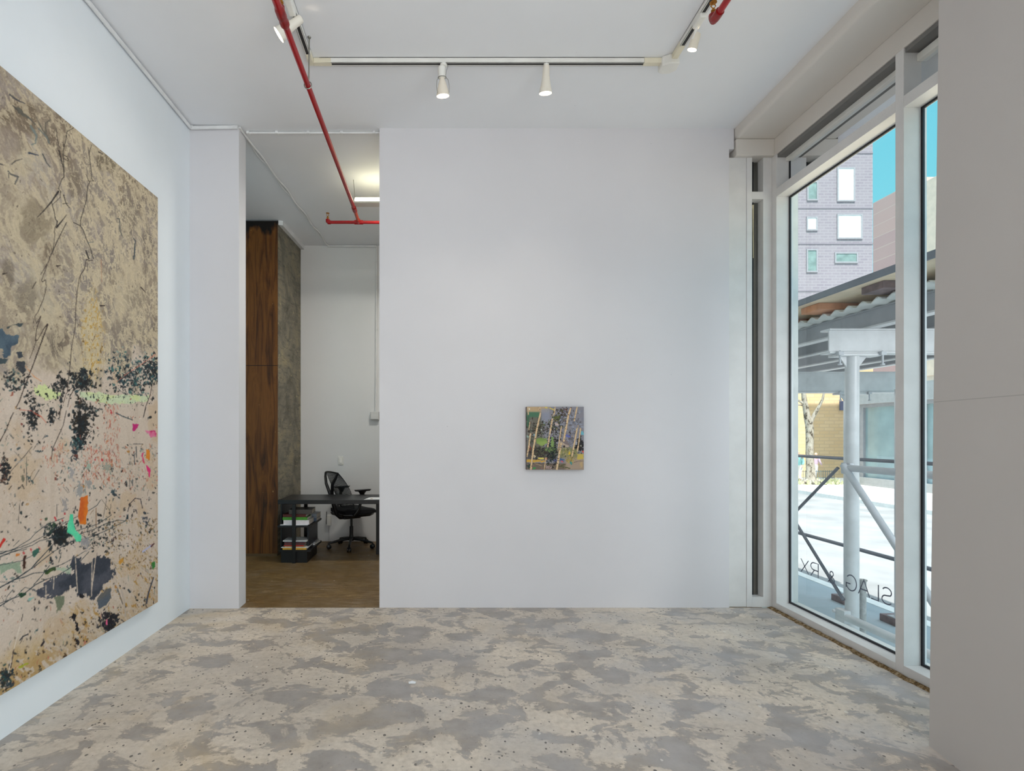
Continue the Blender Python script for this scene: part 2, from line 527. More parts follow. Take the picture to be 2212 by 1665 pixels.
    c.line(mp(D, [(225, 1055), (260, 1010), (315, 985)]), 2.6, (64, 62, 66))
    c.line(mp(D, [(465, 1115), (495, 1070)]), 4, (50, 42, 46))
    c.line(mp(D, [(240, 840), (258, 760)]), 1.4, (60, 52, 48))
    c.line(mp(D, [(1645, 640), (1670, 520), (1725, 350)]), 3.6, (70, 70, 80), 2.2)
    c.line(mp(D, [(1410, 780), (1395, 600), (1360, 480)]), 3, (178, 164, 152))
    c.line(mp(D, [(1320, 470), (1380, 650)]), 1.2, (50, 48, 50))
    # green washes left
    c.poly(mp(D, [(0, 230), (90, 200), (240, 180), (250, 300), (200, 310), (120, 260), (0, 330)]), (128, 150, 126), 6, .8, 18, 20)
    c.poly(mp(D, [(370, 70), (460, 10), (430, 60), (380, 110)]), (42, 92, 78), 4, .9)
    c.poly(mp(D, [(220, 540), (300, 510), (310, 540), (230, 585)]), (34, 70, 44), 3)
    c.poly(mp(D, [(500, 270), (620, 230), (620, 260), (520, 305)]), (44, 62, 40), 3, 1, 19, 26, (120, 150, 50))
    c.poly(mp(D, [(640, 250), (800, 220), (800, 310), (700, 290)]), (160, 176, 152), 6, .8, 20, 26)
    c.poly(mp(D, [(255, 100), (310, 95), (285, 150), (285, 240), (260, 250)]), (62, 34, 24), 2)
    c.poly(mp(D, [(175, 80), (240, 70), (220, 110), (180, 115)]), (196, 120, 60), 3)
    c.poly(mp(D, [(1700, 180), (1740, 170), (1740, 230), (1700, 280)]), (50, 120, 52), 2.5)
    c.poly(mp(D, [(320, 570), (370, 580), (350, 620), (310, 610)]), (130, 176, 166), 4, .8)
    # dark cluster under the fan of branches
    leafy(110, 150, 1130, 1182, 150, BK + [(26, 40, 40)], 2, 6, 1.9, .6)
    leafy(95, 125, 1125, 1160, 60, [(34, 60, 40), (30, 40, 50), (50, 60, 60)], 1.5, 4)
    # fan of branches
    DK = (46, 56, 62)
    for pts, w in [([(0, 1620), (130, 1610), (240, 1540), (340, 1480), (400, 1410), (520, 1320), (640, 1270), (720, 1240)], 1.2),
                   ([(0, 1640), (150, 1600), (330, 1530), (480, 1450), (560, 1400), (700, 1310), (860, 1230), (960, 1180), (1090, 1100), (1130, 1040)], 1.2),
                   ([(0, 1670), (200, 1600), (360, 1550), (440, 1500), (600, 1460), (690, 1450)], 1.2),
                   ([(150, 1560), (215, 1495)], 1.0)]:
        c.line(mp(Cc, pts), w, DK, op=.95, rag=.3)
    for pts, w, w1 in [([(-120, 520), (0, 460), (180, 365), (350, 250), (410, 180), (550, 30), (620, -50)], 3.2, 1.2),
                       ([(180, 365), (260, 350), (380, 300), (500, 290), (560, 255), (700, 200), (850, 120), (960, 50)], 2.0, 1.0),
                       ([(-120, 730), (0, 670), (110, 600), (260, 540), (400, 430), (520, 370), (640, 330), (760, 260), (900, 170), (1000, 60)], 2.2, 1.0),
                       ([(0, 640), (170, 570), (280, 460), (390, 490)], 1.4, 1.0),
                       ([(0, 210), (250, 160), (330, 120), (450, 60)], 1.2, .8),
                       ([(0, 120), (150, 60), (300, 30)], 1.3, 1), ([(0, 90), (100, 50), (200, 10)], 1.3, 1),
                       ([(360, 250), (470, 160), (600, 60), (750, -30), (900, -100)], 1.6, 1.0),
                       ([(40, 670), (80, 700), (145, 715)], 1.0, .8), ([(40, 670), (80, 560), (150, 480)], 1.0, .8),
                       ([(380, 430), (470, 330), (560, 210)], 1.4, 1.0), ([(0, 400), (90, 400), (190, 400)], 1, .8),
                       ([(660, 180), (690, 70)], 1, 1), ([(570, 120), (600, 200)], 2.2, 1.5)]:
        c.line(mp(D, pts), w, DK, w1, .95, .3)
    c.line(mp(Cc, [(850, 1390), (1100, 1310), (1250, 1210)]), 1.1, DK)
    c.line(mp(Cc, [(1250, 1210), (1230, 1150), (1140, 1030)]), .8, (90, 84, 76))
    c.line(mp(Cc, [(780, 1520), (1000, 1460), (1180, 1390), (1410, 1275)]), 1.1, DK)
    c.line(mp(Cc, [(900, 1420), (1050, 1370), (1200, 1300), (1330, 1265), (1410, 1275), (1440, 1200)]), 1.1, DK)
    c.line(mp(Cc, [(1435, 1170), (1460, 1080), (1520, 1020), (1580, 1030), (1600, 1130)]), 1.5, (56, 50, 56), rag=.5)
    c.line(mp(Cc, [(1270, 1500), (1280, 1460), (1310, 1470)]), 2, (70, 40, 40), rag=.4)
    c.line(mp(Cc, [(1500, 1150), (1530, 1150), (1540, 1190)]), 1.4, (60, 54, 60))
    leafy(238, 262, 1055, 1075, 22, [(60, 76, 82), (50, 60, 66)], 1.5, 4)
    leafy(306, 322, 1110, 1140, 22, [(50, 60, 74), (40, 44, 56)], 1.2, 3.2)
    # grey leaf in the upper part of the lower field, straight twigs
    for pts, w, col in [([(90, 750), (200, 630), (280, 540), (360, 440)], 1.3, (90, 84, 78)), ([(340, 870), (440, 700)], 1.2, (96, 90, 84)), ([(165, 495), (250, 590)], 1.2, (120, 112, 104)),
                        ([(295, 560), (300, 880)], 1.0, (70, 72, 70)), ([(205, 1310), (225, 1040)], .9, (70, 66, 64)), ([(640, 1230), (640, 1090)], .9, (60, 58, 56)),
                        ([(1080, 1340), (1080, 1130)], 1.2, (120, 80, 50)), ([(1160, 1240), (1200, 1020)], .8, (90, 84, 78)), ([(1300, 60), (1380, 100), (1490, 140)], 2.2, (70, 80, 84)),
                        ([(1610, 110), (1640, 0)], 1.3, (60, 60, 60)), ([(1500, 410), (1605, 410)], 1.1, (60, 60, 62)), ([(1505, 500), (1515, 640)], 1.6, (70, 74, 80)), ([(1530, 440), (1535, 560)], 1.6, (70, 74, 80)),
                        ([(1490, 810), (1490, 880)], 1.3, (80, 80, 84)), ([(1455, 800), (1460, 900)], 1.0, (80, 80, 84)), ([(100, 920), (130, 880)], 1.2, (50, 46, 46)), ([(250, 870), (270, 910)], 2.4, (56, 52, 46))]:
        c.line(mp(Cc, pts), w, col, rag=.35)
    for (x, y, a, b, an, col) in [(215, 460, 5, 2.2, -.5, (74, 82, 84)), (435, 490, 5.5, 2.4, .1, (66, 78, 82)), (180, 590, 4, 2, -.7, (80, 86, 88)), (510, 330, 6, 2, -.4, (84, 92, 98)),
                                  (320, 790, 6, 2.8, 1.4, (66, 82, 86)), (255, 790, 6, 2.4, 1.4, (104, 100, 84)), (300, 650, 6, 3, 1.5, (130, 134, 116)), (240, 600, 8, 3, -.5, (168, 158, 148)),
                                  (132, 325, 5, 1.6, 1.0, (80, 84, 84)), (1000, 660, 10, 5, 1.3, (150, 164, 148)), (900, 940, 12, 8, 1.4, (150, 148, 146)), (730, 1100, 14, 6, 1.5, (158, 150, 146)),
                                  (810, 740, 12, 5, 1.5, (156, 150, 148)), (990, 850, 9, 5, 1.2, (150, 146, 142)), (1200, 680, 10, 8, .4, (150, 150, 136)), (960, 1520, 12, 8, 1.2, (150, 146, 146))]:
        c.flake(*Cc(x, y), a, b, an, col, .95)
    # bright accents
    c.poly(mp(Cc, [(905, 1015), (990, 985), (990, 1080), (975, 1220), (970, 1320), (900, 1310), (880, 1200), (900, 1100)]), (214, 116, 30), 1.6, 1, 21, 30, (196, 92, 34))
    c.poly(mp(Cc, [(790, 1200), (820, 1200), (830, 1300), (860, 1390), (910, 1440), (910, 1500), (860, 1510), (830, 1450), (760, 1400), (755, 1320), (785, 1270)]), (72, 196, 150), 1.6, 1, 22, 30, (96, 208, 160))
    c.poly(mp(Cc, [(0, 1530), (40, 1470), (60, 1480), (20, 1550), (0, 1580)]), (190, 50, 40), 2)
    c.poly(mp(Cc, [(1490, 185), (1560, 190), (1540, 230), (1500, 260)]), (186, 40, 110), 2)
    c.poly(mp(Cc, [(1635, 260), (1740, 260), (1755, 330), (1690, 330)]), (190, 36, 96), 2.6, 1, 23, 30, (214, 120, 150))
    c.poly(mp(Cc, [(1645, 470), (1678, 470), (1680, 590), (1640, 560)]), (212, 128, 40), 1.5)
    c.poly(mp(Cc, [(1590, 510), (1612, 510), (1622, 630), (1605, 620)]), (190, 50, 60), 1.5, 1, 24, 30, (206, 70, 110))
    c.poly(mp(Cc, [(1650, 650), (1700, 710), (1680, 780), (1655, 720)]), (214, 44, 110), 1.5)
    c.line(mp(Cc, [(1605, 1620), (1700, 1550)]), 3.4, (176, 176, 206), rag=.4)
    c.line(mp(Cc, [(1700, 1560), (1730, 1530)]), 3, (96, 60, 60), rag=.4)
    for x, y in [(1250, 50), (700, 1270), (730, 1200), (620, 1240), (1070, 590), (1150, 590), (1090, 480), (440, 1580), (350, 1610), (270, 1640)]:
        c.flake(*Cc(x, y), rnd.uniform(2, 4.5), 1.6, 1.3, (190, 50, 56), .85)
    # dark branches in the upper field
    K = (40, 34, 32)
    for pts, w, w1 in [([(630, 540), (575, 570), (560, 660), (540, 740), (545, 830), (548, 960), (530, 980)], 1.1, 1.6), ([(505, 735), (520, 790), (535, 850), (545, 900)], 2.6, 1.0), ([(480, 545), (500, 690), (520, 715)], .7, .9),
                       ([(548, 610), (543, 700)], .7, .9), ([(540, 770), (570, 785), (590, 815)], 1.0, .8), ([(545, 800), (585, 825)], .9, .8),
                       ([(530, 980), (500, 1060), (520, 1085), (515, 1135)], 1.2, 1.2), ([(500, 1085), (440, 1175), (370, 1255), (320, 1305)], 4.2, 1.0), ([(515, 1135), (490, 1160), (445, 1200)], .9, .9),
                       ([(445, 1190), (465, 1260), (475, 1320), (490, 1340), (485, 1380)], 1.3, 2.0), ([(570, 1285), (520, 1350), (485, 1390)], 1.0, 4.0), ([(545, 1115), (565, 1185), (595, 1225)], 2.0, 1.0), ([(540, 1190), (580, 1185)], 1.2, 1.0),
                       ([(475, 1380), (465, 1430), (470, 1450), (455, 1580)], 1.2, 1.0), ([(570, 1350), (530, 1430), (490, 1510), (420, 1665)], 1.4, 1.6),
                       ([(785, 685), (765, 750), (770, 830), (780, 880), (785, 975), (800, 995), (755, 995)], .8, 1.0), ([(755, 710), (765, 790)], .7, .8), ([(735, 935), (760, 995)], .8, .8),
                       ([(770, 1000), (750, 1040), (740, 1160), (710, 1260), (690, 1330), (690, 1380), (715, 1420), (735, 1480), (770, 1560), (800, 1660)], 1.3, 1.3),
                       ([(630, 1350), (690, 1380)], 1.6, 1.0), ([(735, 1590), (760, 1660)], 2.4, 3.0)]:
        c.line(mp(A, pts), w, K, w1, rag=.25)
    G = (82, 82, 80)
    for pts, w, w1, col in [([(85, 255), (140, 300), (215, 332)], 4.4, 1.6, (76, 74, 76)), ([(150, 380), (190, 420), (235, 450)], 9, 5, (92, 88, 78)), ([(110, 350), (150, 390)], 1.5, 3, (80, 76, 68)),
                            ([(245, 450), (300, 510)], 2.2, 1.2, G), ([(310, 450), (350, 530), (420, 650)], 1.2, 2.6, (96, 92, 82)), ([(430, 470), (390, 500), (395, 590), (425, 650)], 2.2, 4.5, (104, 96, 84)),
                            ([(265, 530), (310, 600), (305, 670), (270, 685)], 6, 2, (116, 124, 120)), ([(330, 545), (400, 620), (420, 670)], 2, 3, (104, 110, 106)), ([(250, 755), (330, 775)], 4, 1, (70, 74, 84)),
                            ([(0, 850), (40, 860)], 3.4, 1.6, (84, 78, 76)), ([(100, 850), (130, 825), (190, 805)], 3, 1.4, (80, 74, 70)), ([(70, 910), (90, 935), (155, 960), (130, 1020)], 2.6, 3.4, (92, 90, 86)), ([(75, 930), (72, 970)], 2, 1.4, (92, 88, 84)),
                            ([(365, 765), (400, 840), (430, 875)], 2.6, 2.0, (84, 84, 82)), ([(845, 745), (880, 765)], 2.6, 1.4, (70, 60, 52)), ([(1005, 1315), (1022, 1320), (1030, 1430), (1055, 1480)], 1.8, .9, (66, 72, 70)),
                            ([(1140, 1480), (1160, 1510), (1145, 1660)], 1.0, 4.0, (74, 78, 80)), ([(750, 1525), (805, 1515)], 1.4, .8, (110, 116, 114)), ([(230, 655), (270, 730)], 1, .8, (130, 112, 90))]:
        c.line(mp(A, pts), w, col, w1, .95, .5)
    for pts, w, w1 in [([(525, 0), (480, 80), (430, 160)], 1.5, 1.0), ([(500, 60), (440, 220), (450, 240), (480, 215), (490, 280)], 1.2, 1.2), ([(380, 240), (340, 310)], 1.6, 1.4),
                       ([(490, 290), (460, 420), (400, 560), (370, 600), (385, 680), (430, 600)], 1.2, 1.2), ([(370, 600), (350, 680)], 1.0, .8), ([(430, 610), (385, 740), (375, 860), (395, 855)], 1.4, 2.0),
                       ([(380, 870), (350, 960), (315, 1050)], 1.2, .9), ([(500, 685), (460, 740), (400, 850)], 2.0, 1.0), ([(505, 690), (440, 870), (360, 1090), (270, 1320), (205, 1500), (170, 1570)], 2.6, 1.6),
                       ([(915, 0), (890, 110), (855, 160), (840, 200), (815, 350), (800, 540), (795, 720), (755, 950), (745, 1080), (725, 1250), (712, 1400)], 1.4, 1.1), ([(920, 0), (940, 15), (980, 10)], 2.0, 1.5), ([(925, 20), (925, 120)], .9, .7), ([(850, 170), (855, 245)], 1.0, .7),
                       ([(780, 1380), (740, 1450), (715, 1560)], 1.6, 1.0), ([(760, 1360), (700, 1420), (670, 1520)], 1.0, .9), ([(640, 1560), (628, 1660)], 1.1, .9),
                       ([(1620, 1260), (1590, 1430), (1540, 1560), (1520, 1660)], 1.2, 1.2), ([(600, 70), (640, 65)], 3.2, 1.2), ([(30, 155), (75, 145)], 3.0, 1.5), ([(1490, 295), (1540, 350)], 2.2, 1.0), ([(1065, 490), (1110, 490)], 4.2, 2.0)]:
        c.line(mp(B, pts), w, (52, 40, 36), w1, .95, .3)
    for pts, w, w1 in [([(150, 60), (120, 120), (75, 240), (0, 380), (-60, 480)], 1.6, 2.4), ([(745, 40), (710, 200), (690, 245), (620, 400), (590, 470), (578, 580)], 1.2, 1.6), ([(685, 10), (668, 120)], 1.0, .9)]:
        c.line(mp(Cc, pts), w, (54, 46, 42), w1, .95, .3)
    c.C += ((fbm(U * 130, V * 130, 120, 2) - .5) * 16)[..., None]
    return np.clip(c.C, 0, 255)

def paint_small(GX, GY, U, V):
    c = Canvas(GX, GY, U, V)
    rnd = random.Random(5)
    wu, wv = U + .03 * (fbm(U * 18, V * 18, 2, 3) - .5), V + .03 * (fbm(U * 18, V * 18, 3, 3) - .5)
    c.C[:] = (128, 126, 134)
    m = lambda *a: box_mask(GX, GY, *a)
    c.lay(m(170, 520, 300, 1100, 60) * .9, (100, 96, 84))
    c.lay(m(170, 640, 150, 300, 40), (178, 152, 118))
    c.lay(m(170, 450, 290, 400, 25), (70, 108, 84))
    c.lay(m(120, 230, 380, 620, 25), (64, 96, 74))
    c.lay(m(480, 660, 220, 480, 30) * .8, (136, 140, 156))
    c.lay(m(170, 800, 1050, 1300, 40) * .8, (70, 64, 58))
    c.lay(m(170, 1400, 1380, 1520, 25), (108, 94, 82))
    c.lay(m(1000, 1400, 1230, 1520, 40), (158, 138, 120))
    c.lay(m(850, 1260, 1050, 1260, 40) * .9, (126, 124, 84))
    def leaf(x0, x1, y0, y1, n, cols, a=16, b=8):
        for _ in range(n):
            s = rnd.uniform(.5, 1.4)
            c.flake(rnd.gauss((x0 + x1) / 2, (x1 - x0) / 4), rnd.gauss((y0 + y1) / 2, (y1 - y0) / 4), a * s, b * s, rnd.uniform(0, 3.1), rnd.choice(cols), .95)
    DKB = [(48, 40, 34), (60, 46, 38), (40, 36, 34), (70, 58, 48)]
    GRN = [(40, 52, 44), (52, 58, 46), (34, 46, 44), (90, 96, 64)]
    leaf(750, 1150, 180, 520, 240, DKB + [(74, 78, 44), (96, 60, 50)])
    leaf(480, 1000, 420, 820, 260, DKB + GRN + [(134, 124, 130)])
    leaf(280, 600, 480, 820, 150, GRN + DKB + [(110, 110, 108)])
    leaf(740, 900, 360, 470, 60, [(92, 98, 48), (80, 84, 40), (60, 60, 40)])
    leaf(1000, 1200, 700, 1000, 120, [(110, 104, 116), (96, 90, 96), (140, 138, 152), (70, 62, 60)])
    leaf(1220, 1390, 850, 1110, 150, [(30, 28, 30), (44, 38, 36), (36, 40, 44)], 20, 12)
    leaf(580, 860, 820, 1400, 230, [(28, 34, 34), (34, 46, 46), (30, 28, 28), (56, 62, 44)], 22, 12)
    leaf(250, 640, 1020, 1260, 160, [(46, 40, 36), (60, 46, 40), (78, 80, 60), (36, 40, 38)], 20, 10)
    leaf(900, 1390, 180, 820, 120, [(140, 144, 160), (120, 124, 138), (100, 98, 104)], 22, 12)
    leaf(170, 330, 480, 1150, 120, [(92, 84, 78), (120, 112, 104), (60, 52, 46), (70, 84, 72)], 20, 9)
    leaf(200, 1380, 200, 1400, 260, [(150, 150, 164), (60, 54, 48), (150, 130, 100), (90, 100, 70), (100, 90, 90)], 9, 5)
    leaf(870, 1200, 1020, 1260, 140, [(140, 136, 78), (110, 108, 70), (160, 146, 110), (80, 76, 60)], 16, 7)
    c.poly([(380, 850), (470, 830), (600, 850), (610, 940), (500, 1000), (390, 990)], (136, 156, 84), 30, 1, 4, 60, (116, 140, 74))
    c.poly([(700, 820), (745, 820), (750, 1030), (700, 1030)], (120, 146, 86), 22, 1, 5, 60)
    leaf(560, 830, 1030, 1130, 70, [(116, 134, 80), (90, 110, 70), (60, 76, 54)], 18, 9)
    c.poly([(850, 880), (1080, 990), (1060, 1050), (870, 960)], (172, 154, 138), 10, 1, 6, 50)
    c.poly([(840, 880), (1010, 880), (1090, 985), (1060, 1000)], (120, 106, 106), 10, 1, 7, 50)
    c.poly([(955, 1000), (990, 1000), (990, 1040), (955, 1040)], (46, 34, 36), 3)
    c.poly([(170, 1290), (560, 1310), (560, 1350), (300, 1360), (170, 1350)], (190, 150, 66), 18, 1, 8, 60)
    c.poly([(400, 1255), (540, 1265), (540, 1290), (420, 1295)], (206, 190, 96), 10)
    c.poly([(1080, 1110), (1110, 1150), (1100, 1200), (1060, 1190)], (206, 170, 56), 12)
    leaf(1000, 1190, 1240, 1370, 90, [(176, 152, 70), (140, 130, 80), (120, 100, 60)], 14, 6)
    c.poly([(1250, 1180), (1390, 1180), (1390, 1290), (1250, 1300)], (186, 164, 80), 20, 1, 9, 60)
    c.poly([(1350, 1120), (1390, 1110), (1390, 1190)], (200, 80, 66), 8)
    for (x, y, a, b, col) in [(540, 520, 26, 12, (160, 190, 210)), (490, 660, 26, 16, (170, 168, 164)), (340, 770, 24, 20, (130, 160, 168)), (195, 810, 40, 20, (140, 160, 150)), (1360, 740, 60, 28, (104, 170, 186)),
                              (1050, 800, 40, 20, (96, 104, 168)), (780, 1320, 34, 22, (74, 76, 112)), (920, 1300, 50, 26, (60, 90, 130)), (925, 1340, 26, 18, (196, 90, 96)), (1100, 1370, 40, 22, (52, 130, 130)),
                              (335, 1480, 26, 22, (50, 140, 70)), (490, 1480, 26, 18, (190, 96, 110)), (240, 1040, 30, 40, (120, 60, 44)), (370, 670, 26, 16, (186, 96, 70)), (225, 220, 16, 16, (220, 214, 200)),
                              (810, 550, 50, 16, (190, 170, 160)), (590, 190, 40, 16, (206, 190, 80)), (700, 220, 50, 14, (206, 180, 70)), (1330, 1000, 16, 16, (200, 200, 180)), (340, 1220, 22, 22, (196, 180, 150)), (620, 1460, 60, 34, (150, 130, 126)),
                              (1340, 1400, 22, 50, (176, 150, 110)), (220, 1440, 50, 40, (44, 62, 54)), (410, 1400, 120, 10, (150, 128, 104)), (590, 1280, 24, 24, (170, 100, 76)), (1230, 940, 24, 30, (160, 160, 170))]:
        c.flake(x, y, a, b, .4 if a > b else .1, col, .95)
    c.line([(170, 1370), (560, 1385), (800, 1400)], 10, (56, 48, 44), rag=.6)
    c.line([(1180, 1360), (1280, 1330), (1390, 1330)], 8, (56, 46, 46), rag=.6)
    c.line([(1000, 1400), (860, 1440), (1090, 1480)], 22, (84, 84, 56), rag=.8)
    for pts, w in [([(465, 320), (430, 460), (370, 760), (310, 1100), (285, 1300), (262, 1510)], 34), ([(722, 440), (700, 560), (665, 755)], 34), ([(655, 800), (640, 920), (622, 1020)], 30), ([(1105, 220), (1060, 370), (1020, 600), (985, 760), (965, 900)], 38),
                   ([(1250, 180), (1210, 360), (1190, 470)], 28), ([(912, 600), (880, 820), (840, 1100)], 20), ([(905, 960), (870, 1180), (840, 1340), (815, 1510)], 42), ([(1250, 640), (1200, 900), (1140, 1220)], 30), ([(1322, 640), (1290, 900), (1255, 1120)], 26),
                   ([(252, 750), (225, 980), (180, 1230)], 28), ([(200, 180), (205, 340)], 20), ([(775, 180), (770, 290), (748, 350)], 24), ([(240, 510), (220, 660)], 16), ([(585, 1260), (545, 1510)], 18), ([(455, 180), (452, 260)], 14), ([(415, 190), (418, 260)], 10), ([(1270, 570), (1265, 640)], 12)]:
        c.line(pts, w + 7, (70, 58, 50), op=.55, rag=.4)
        c.line(pts, w, (206, 178, 140), op=1, rag=.25)
        for _ in range(int(2 + w / 5)):
            t = rnd.random()
            k = min(int(t * (len(pts) - 1)), len(pts) - 2)
            f = t * (len(pts) - 1) - k
            c.flake(pts[k][0] + (pts[k + 1][0] - pts[k][0]) * f + rnd.uniform(-w, w) * .25, pts[k][1] + (pts[k + 1][1] - pts[k][1]) * f, w * .3, w * .16, .2, (80, 60, 48), .85)
    return np.clip(c.C, 0, 255)
# ================================================================= materials
def wall_paint(name, rgb, k=1.0, seam=None, rough=.75):
    M = Mat(name)
    v = M.coord()
    c = lin(*rgb, k)
    a = tuple(x * .96 for x in c[:3]) + (1,)
    col = M.ramp(M.noise(v, 1.3, 5, .6), [(.3, a), (.7, c)])
    spot = M.noise(v, 38, 2, .5)
    col = M.mix(M.ramp(spot, [(.80, BLK), (.84, WHT)]), col, tuple(x * .55 for x in c[:3]) + (1,))
    if seam is not None:
        sx = M.n('ShaderNodeSeparateXYZ')
        M.l(v, sx.inputs[0])
        d = M.math('ABSOLUTE', M.math('SUBTRACT', sx.outputs[2], seam))
        col = M.mix(M.math('LESS_THAN', d, .0022), col, tuple(x * .78 for x in c[:3]) + (1,))
    h = M.noise(v, 60, 4, .6)
    M.bump(h, .05, .004)
    return M.set(col, rough, 0, .25)

m_wall_l = wall_paint('left_wall_paint', (232, 236, 240))
m_wall = wall_paint('partition_paint', (218, 216, 219))
m_wall_o = wall_paint('office_wall_paint', (226, 226, 226))
m_wall_r = wall_paint('right_wall_paint', (196, 191, 187), seam=1.60)
m_ceil = wall_paint('ceiling_paint', (232, 233, 236))
m_soffit = wall_paint('soffit_paint', (216, 210, 203))
m_white = simple('white_enamel', (226, 224, 218), .35)
m_conduit = simple('painted_conduit', (224, 224, 224), .5)
m_frame = simple('window_frame_paint', (218, 216, 214), .38, var=.04, spec=.4)
m_gasket = simple('black_gasket', (28, 30, 36), .5)
m_red = simple('red_pipe_paint', (156, 10, 18), .28, var=.12, scale=12)
m_redd = simple('dark_red_fitting', (134, 16, 14), .35, var=.25, scale=40)
m_brass = simple('brass', (170, 116, 50), .35, .85, var=.2, scale=60)
m_steel = simple('zinc_steel', (150, 148, 140), .4, .8)
m_dark = simple('dark_slot', (44, 42, 42), .6)
m_black = simple('black_desk_laminate', (20, 20, 22), .38, var=.15)
m_blackm = simple('black_metal', (14, 14, 15), .42)
m_seatf = simple('black_seat_fabric', (22, 23, 27), .9, var=.2, scale=90)
m_plast = simple('black_plastic', (17, 18, 20), .4)
m_lens = glow('lit_lens', (255, 244, 224), 9.0)
m_tubel = glow('lit_tube', (255, 250, 214), 7.0)
m_paper = simple('white_paper', (232, 234, 236), .8)
m_glass = thin_glass('window_glass', (.95, .985, .99, 1), .03)
m_glass_t = thin_glass('tinted_transom_glass', (.27, .30, .35, 1), .04)
m_glass_s = thin_glass('sidelight_glass', (.5, .52, .5, 1), .05)
m_letter = simple('grey_vinyl', (96, 104, 122), .5)

def floor_mat(name, tan, gray, office=False):
    M = Mat(name)
    v = M.coord()
    vs = M.coord((.92, 1.18, 1), (0, 0, .25))
    # patches of worn screed: tan islands over smooth grey
    base = M.noise(vs, 4.2, 10, .66, .5)
    big = M.noise(v, .8, 2, .5)
    fine = M.noise(v, 30, 6, .7)
    f = M.math('ADD', base, M.math('MULTIPLY', M.math('SUBTRACT', big, .5), .30))
    f = M.math('ADD', f, M.math('MULTIPLY', M.math('SUBTRACT', fine, .5), .10))
    mask = M.ramp(f, [(.465, BLK), (.500, WHT)])
    fine2 = M.noise(v, 120, 3, .6)
    t2 = M.ramp(fine, [(.28, lin(*[c - 26 for c in tan])), (.5, lin(*tan)), (.72, lin(*[min(255, c + 14) for c in tan]))])
    g2 = M.ramp(M.noise(v, 7, 7, .65), [(.25, lin(*[c - 16 for c in gray])), (.75, lin(*[c + 16 for c in gray]))])
    soft = M.ramp(M.noise(v, 1.6, 4, .6), [(.35, (.45, .45, .45)), (.65, WHT)])
    col = M.mix(M.math('MULTIPLY', mask, soft), g2, t2)
    rim = M.ramp(f, [(.452, BLK), (.478, WHT), (.505, BLK)])
    col = M.mix(M.math('MULTIPLY', rim, .35), col, lin(*[c - 52 for c in tan]))
    # ochre stains, stronger away from the window
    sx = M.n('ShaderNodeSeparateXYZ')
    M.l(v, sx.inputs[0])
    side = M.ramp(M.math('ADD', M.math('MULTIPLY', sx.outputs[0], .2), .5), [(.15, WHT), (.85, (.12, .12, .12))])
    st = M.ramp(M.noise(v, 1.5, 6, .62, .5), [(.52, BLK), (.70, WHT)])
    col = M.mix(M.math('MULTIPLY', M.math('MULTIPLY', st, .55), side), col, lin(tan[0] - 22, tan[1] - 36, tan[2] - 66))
    # bluish window sheen put into the colour, stronger toward the window
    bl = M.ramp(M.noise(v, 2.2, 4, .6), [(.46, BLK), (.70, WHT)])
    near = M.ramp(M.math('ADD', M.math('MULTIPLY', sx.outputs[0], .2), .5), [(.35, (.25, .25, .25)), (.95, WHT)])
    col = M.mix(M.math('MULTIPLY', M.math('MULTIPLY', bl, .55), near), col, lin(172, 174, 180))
    # scattered small aggregate: dark pits inside the islands, a few pale chips
    for sc, thr, amp, dark in ((21, .42, .34, True), (38, .45, .50, True), (12, .84, .8, False)):
        vo = M.n('ShaderNodeTexVoronoi', feature='F1')
        vo.inputs['Scale'].default_value = sc
        M.l(M.coord((1.15, .9, 1), (0, 0, .6 * sc)), vo.inputs['Vector'])
        sep = M.n('ShaderNodeSeparateColor')
        M.l(vo.outputs['Color'], sep.inputs[0])
        size = M.math('MULTIPLY', M.math('SUBTRACT', sep.outputs[0], thr), amp)
        wob = M.math('MULTIPLY', M.math('SUBTRACT', fine2, .5), .10)
        pit = M.math('LESS_THAN', M.math('ADD', vo.outputs['Distance'], wob), size)
        if dark:
            pit = M.math('MULTIPLY', pit, M.math('ADD', M.math('MULTIPLY', mask, .70), .12))
            col = M.mix(pit, col, lin(72, 68, 66))
        else:
            col = M.mix(M.math('MULTIPLY', pit, .6), col, lin(226, 222, 214))
    if office:
        sk = M.noise(M.coord((1.2, 7, 1)), 5, 6, .65)
        col = M.mix(M.ramp(sk, [(.4, BLK), (.6, WHT)]), col, lin(tan[0] - 30, tan[1] - 28, tan[2] - 24))
    rough = M.ramp(M.noise(v, 4, 4, .5), [(.3, (.36, .36, .36)), (.7, (.55, .55, .55))])
    M.bump(M.math('ADD', M.math('MULTIPLY', mask, .25), M.math('MULTIPLY', fine2, .5)), .12, .004)
    return M.set(col, rough, 0, .42)

m_floor = floor_mat('worn_concrete', (215, 201, 184), (162, 154, 147))
m_floor_o = floor_mat('office_concrete', (140, 114, 74), (122, 100, 68), True)

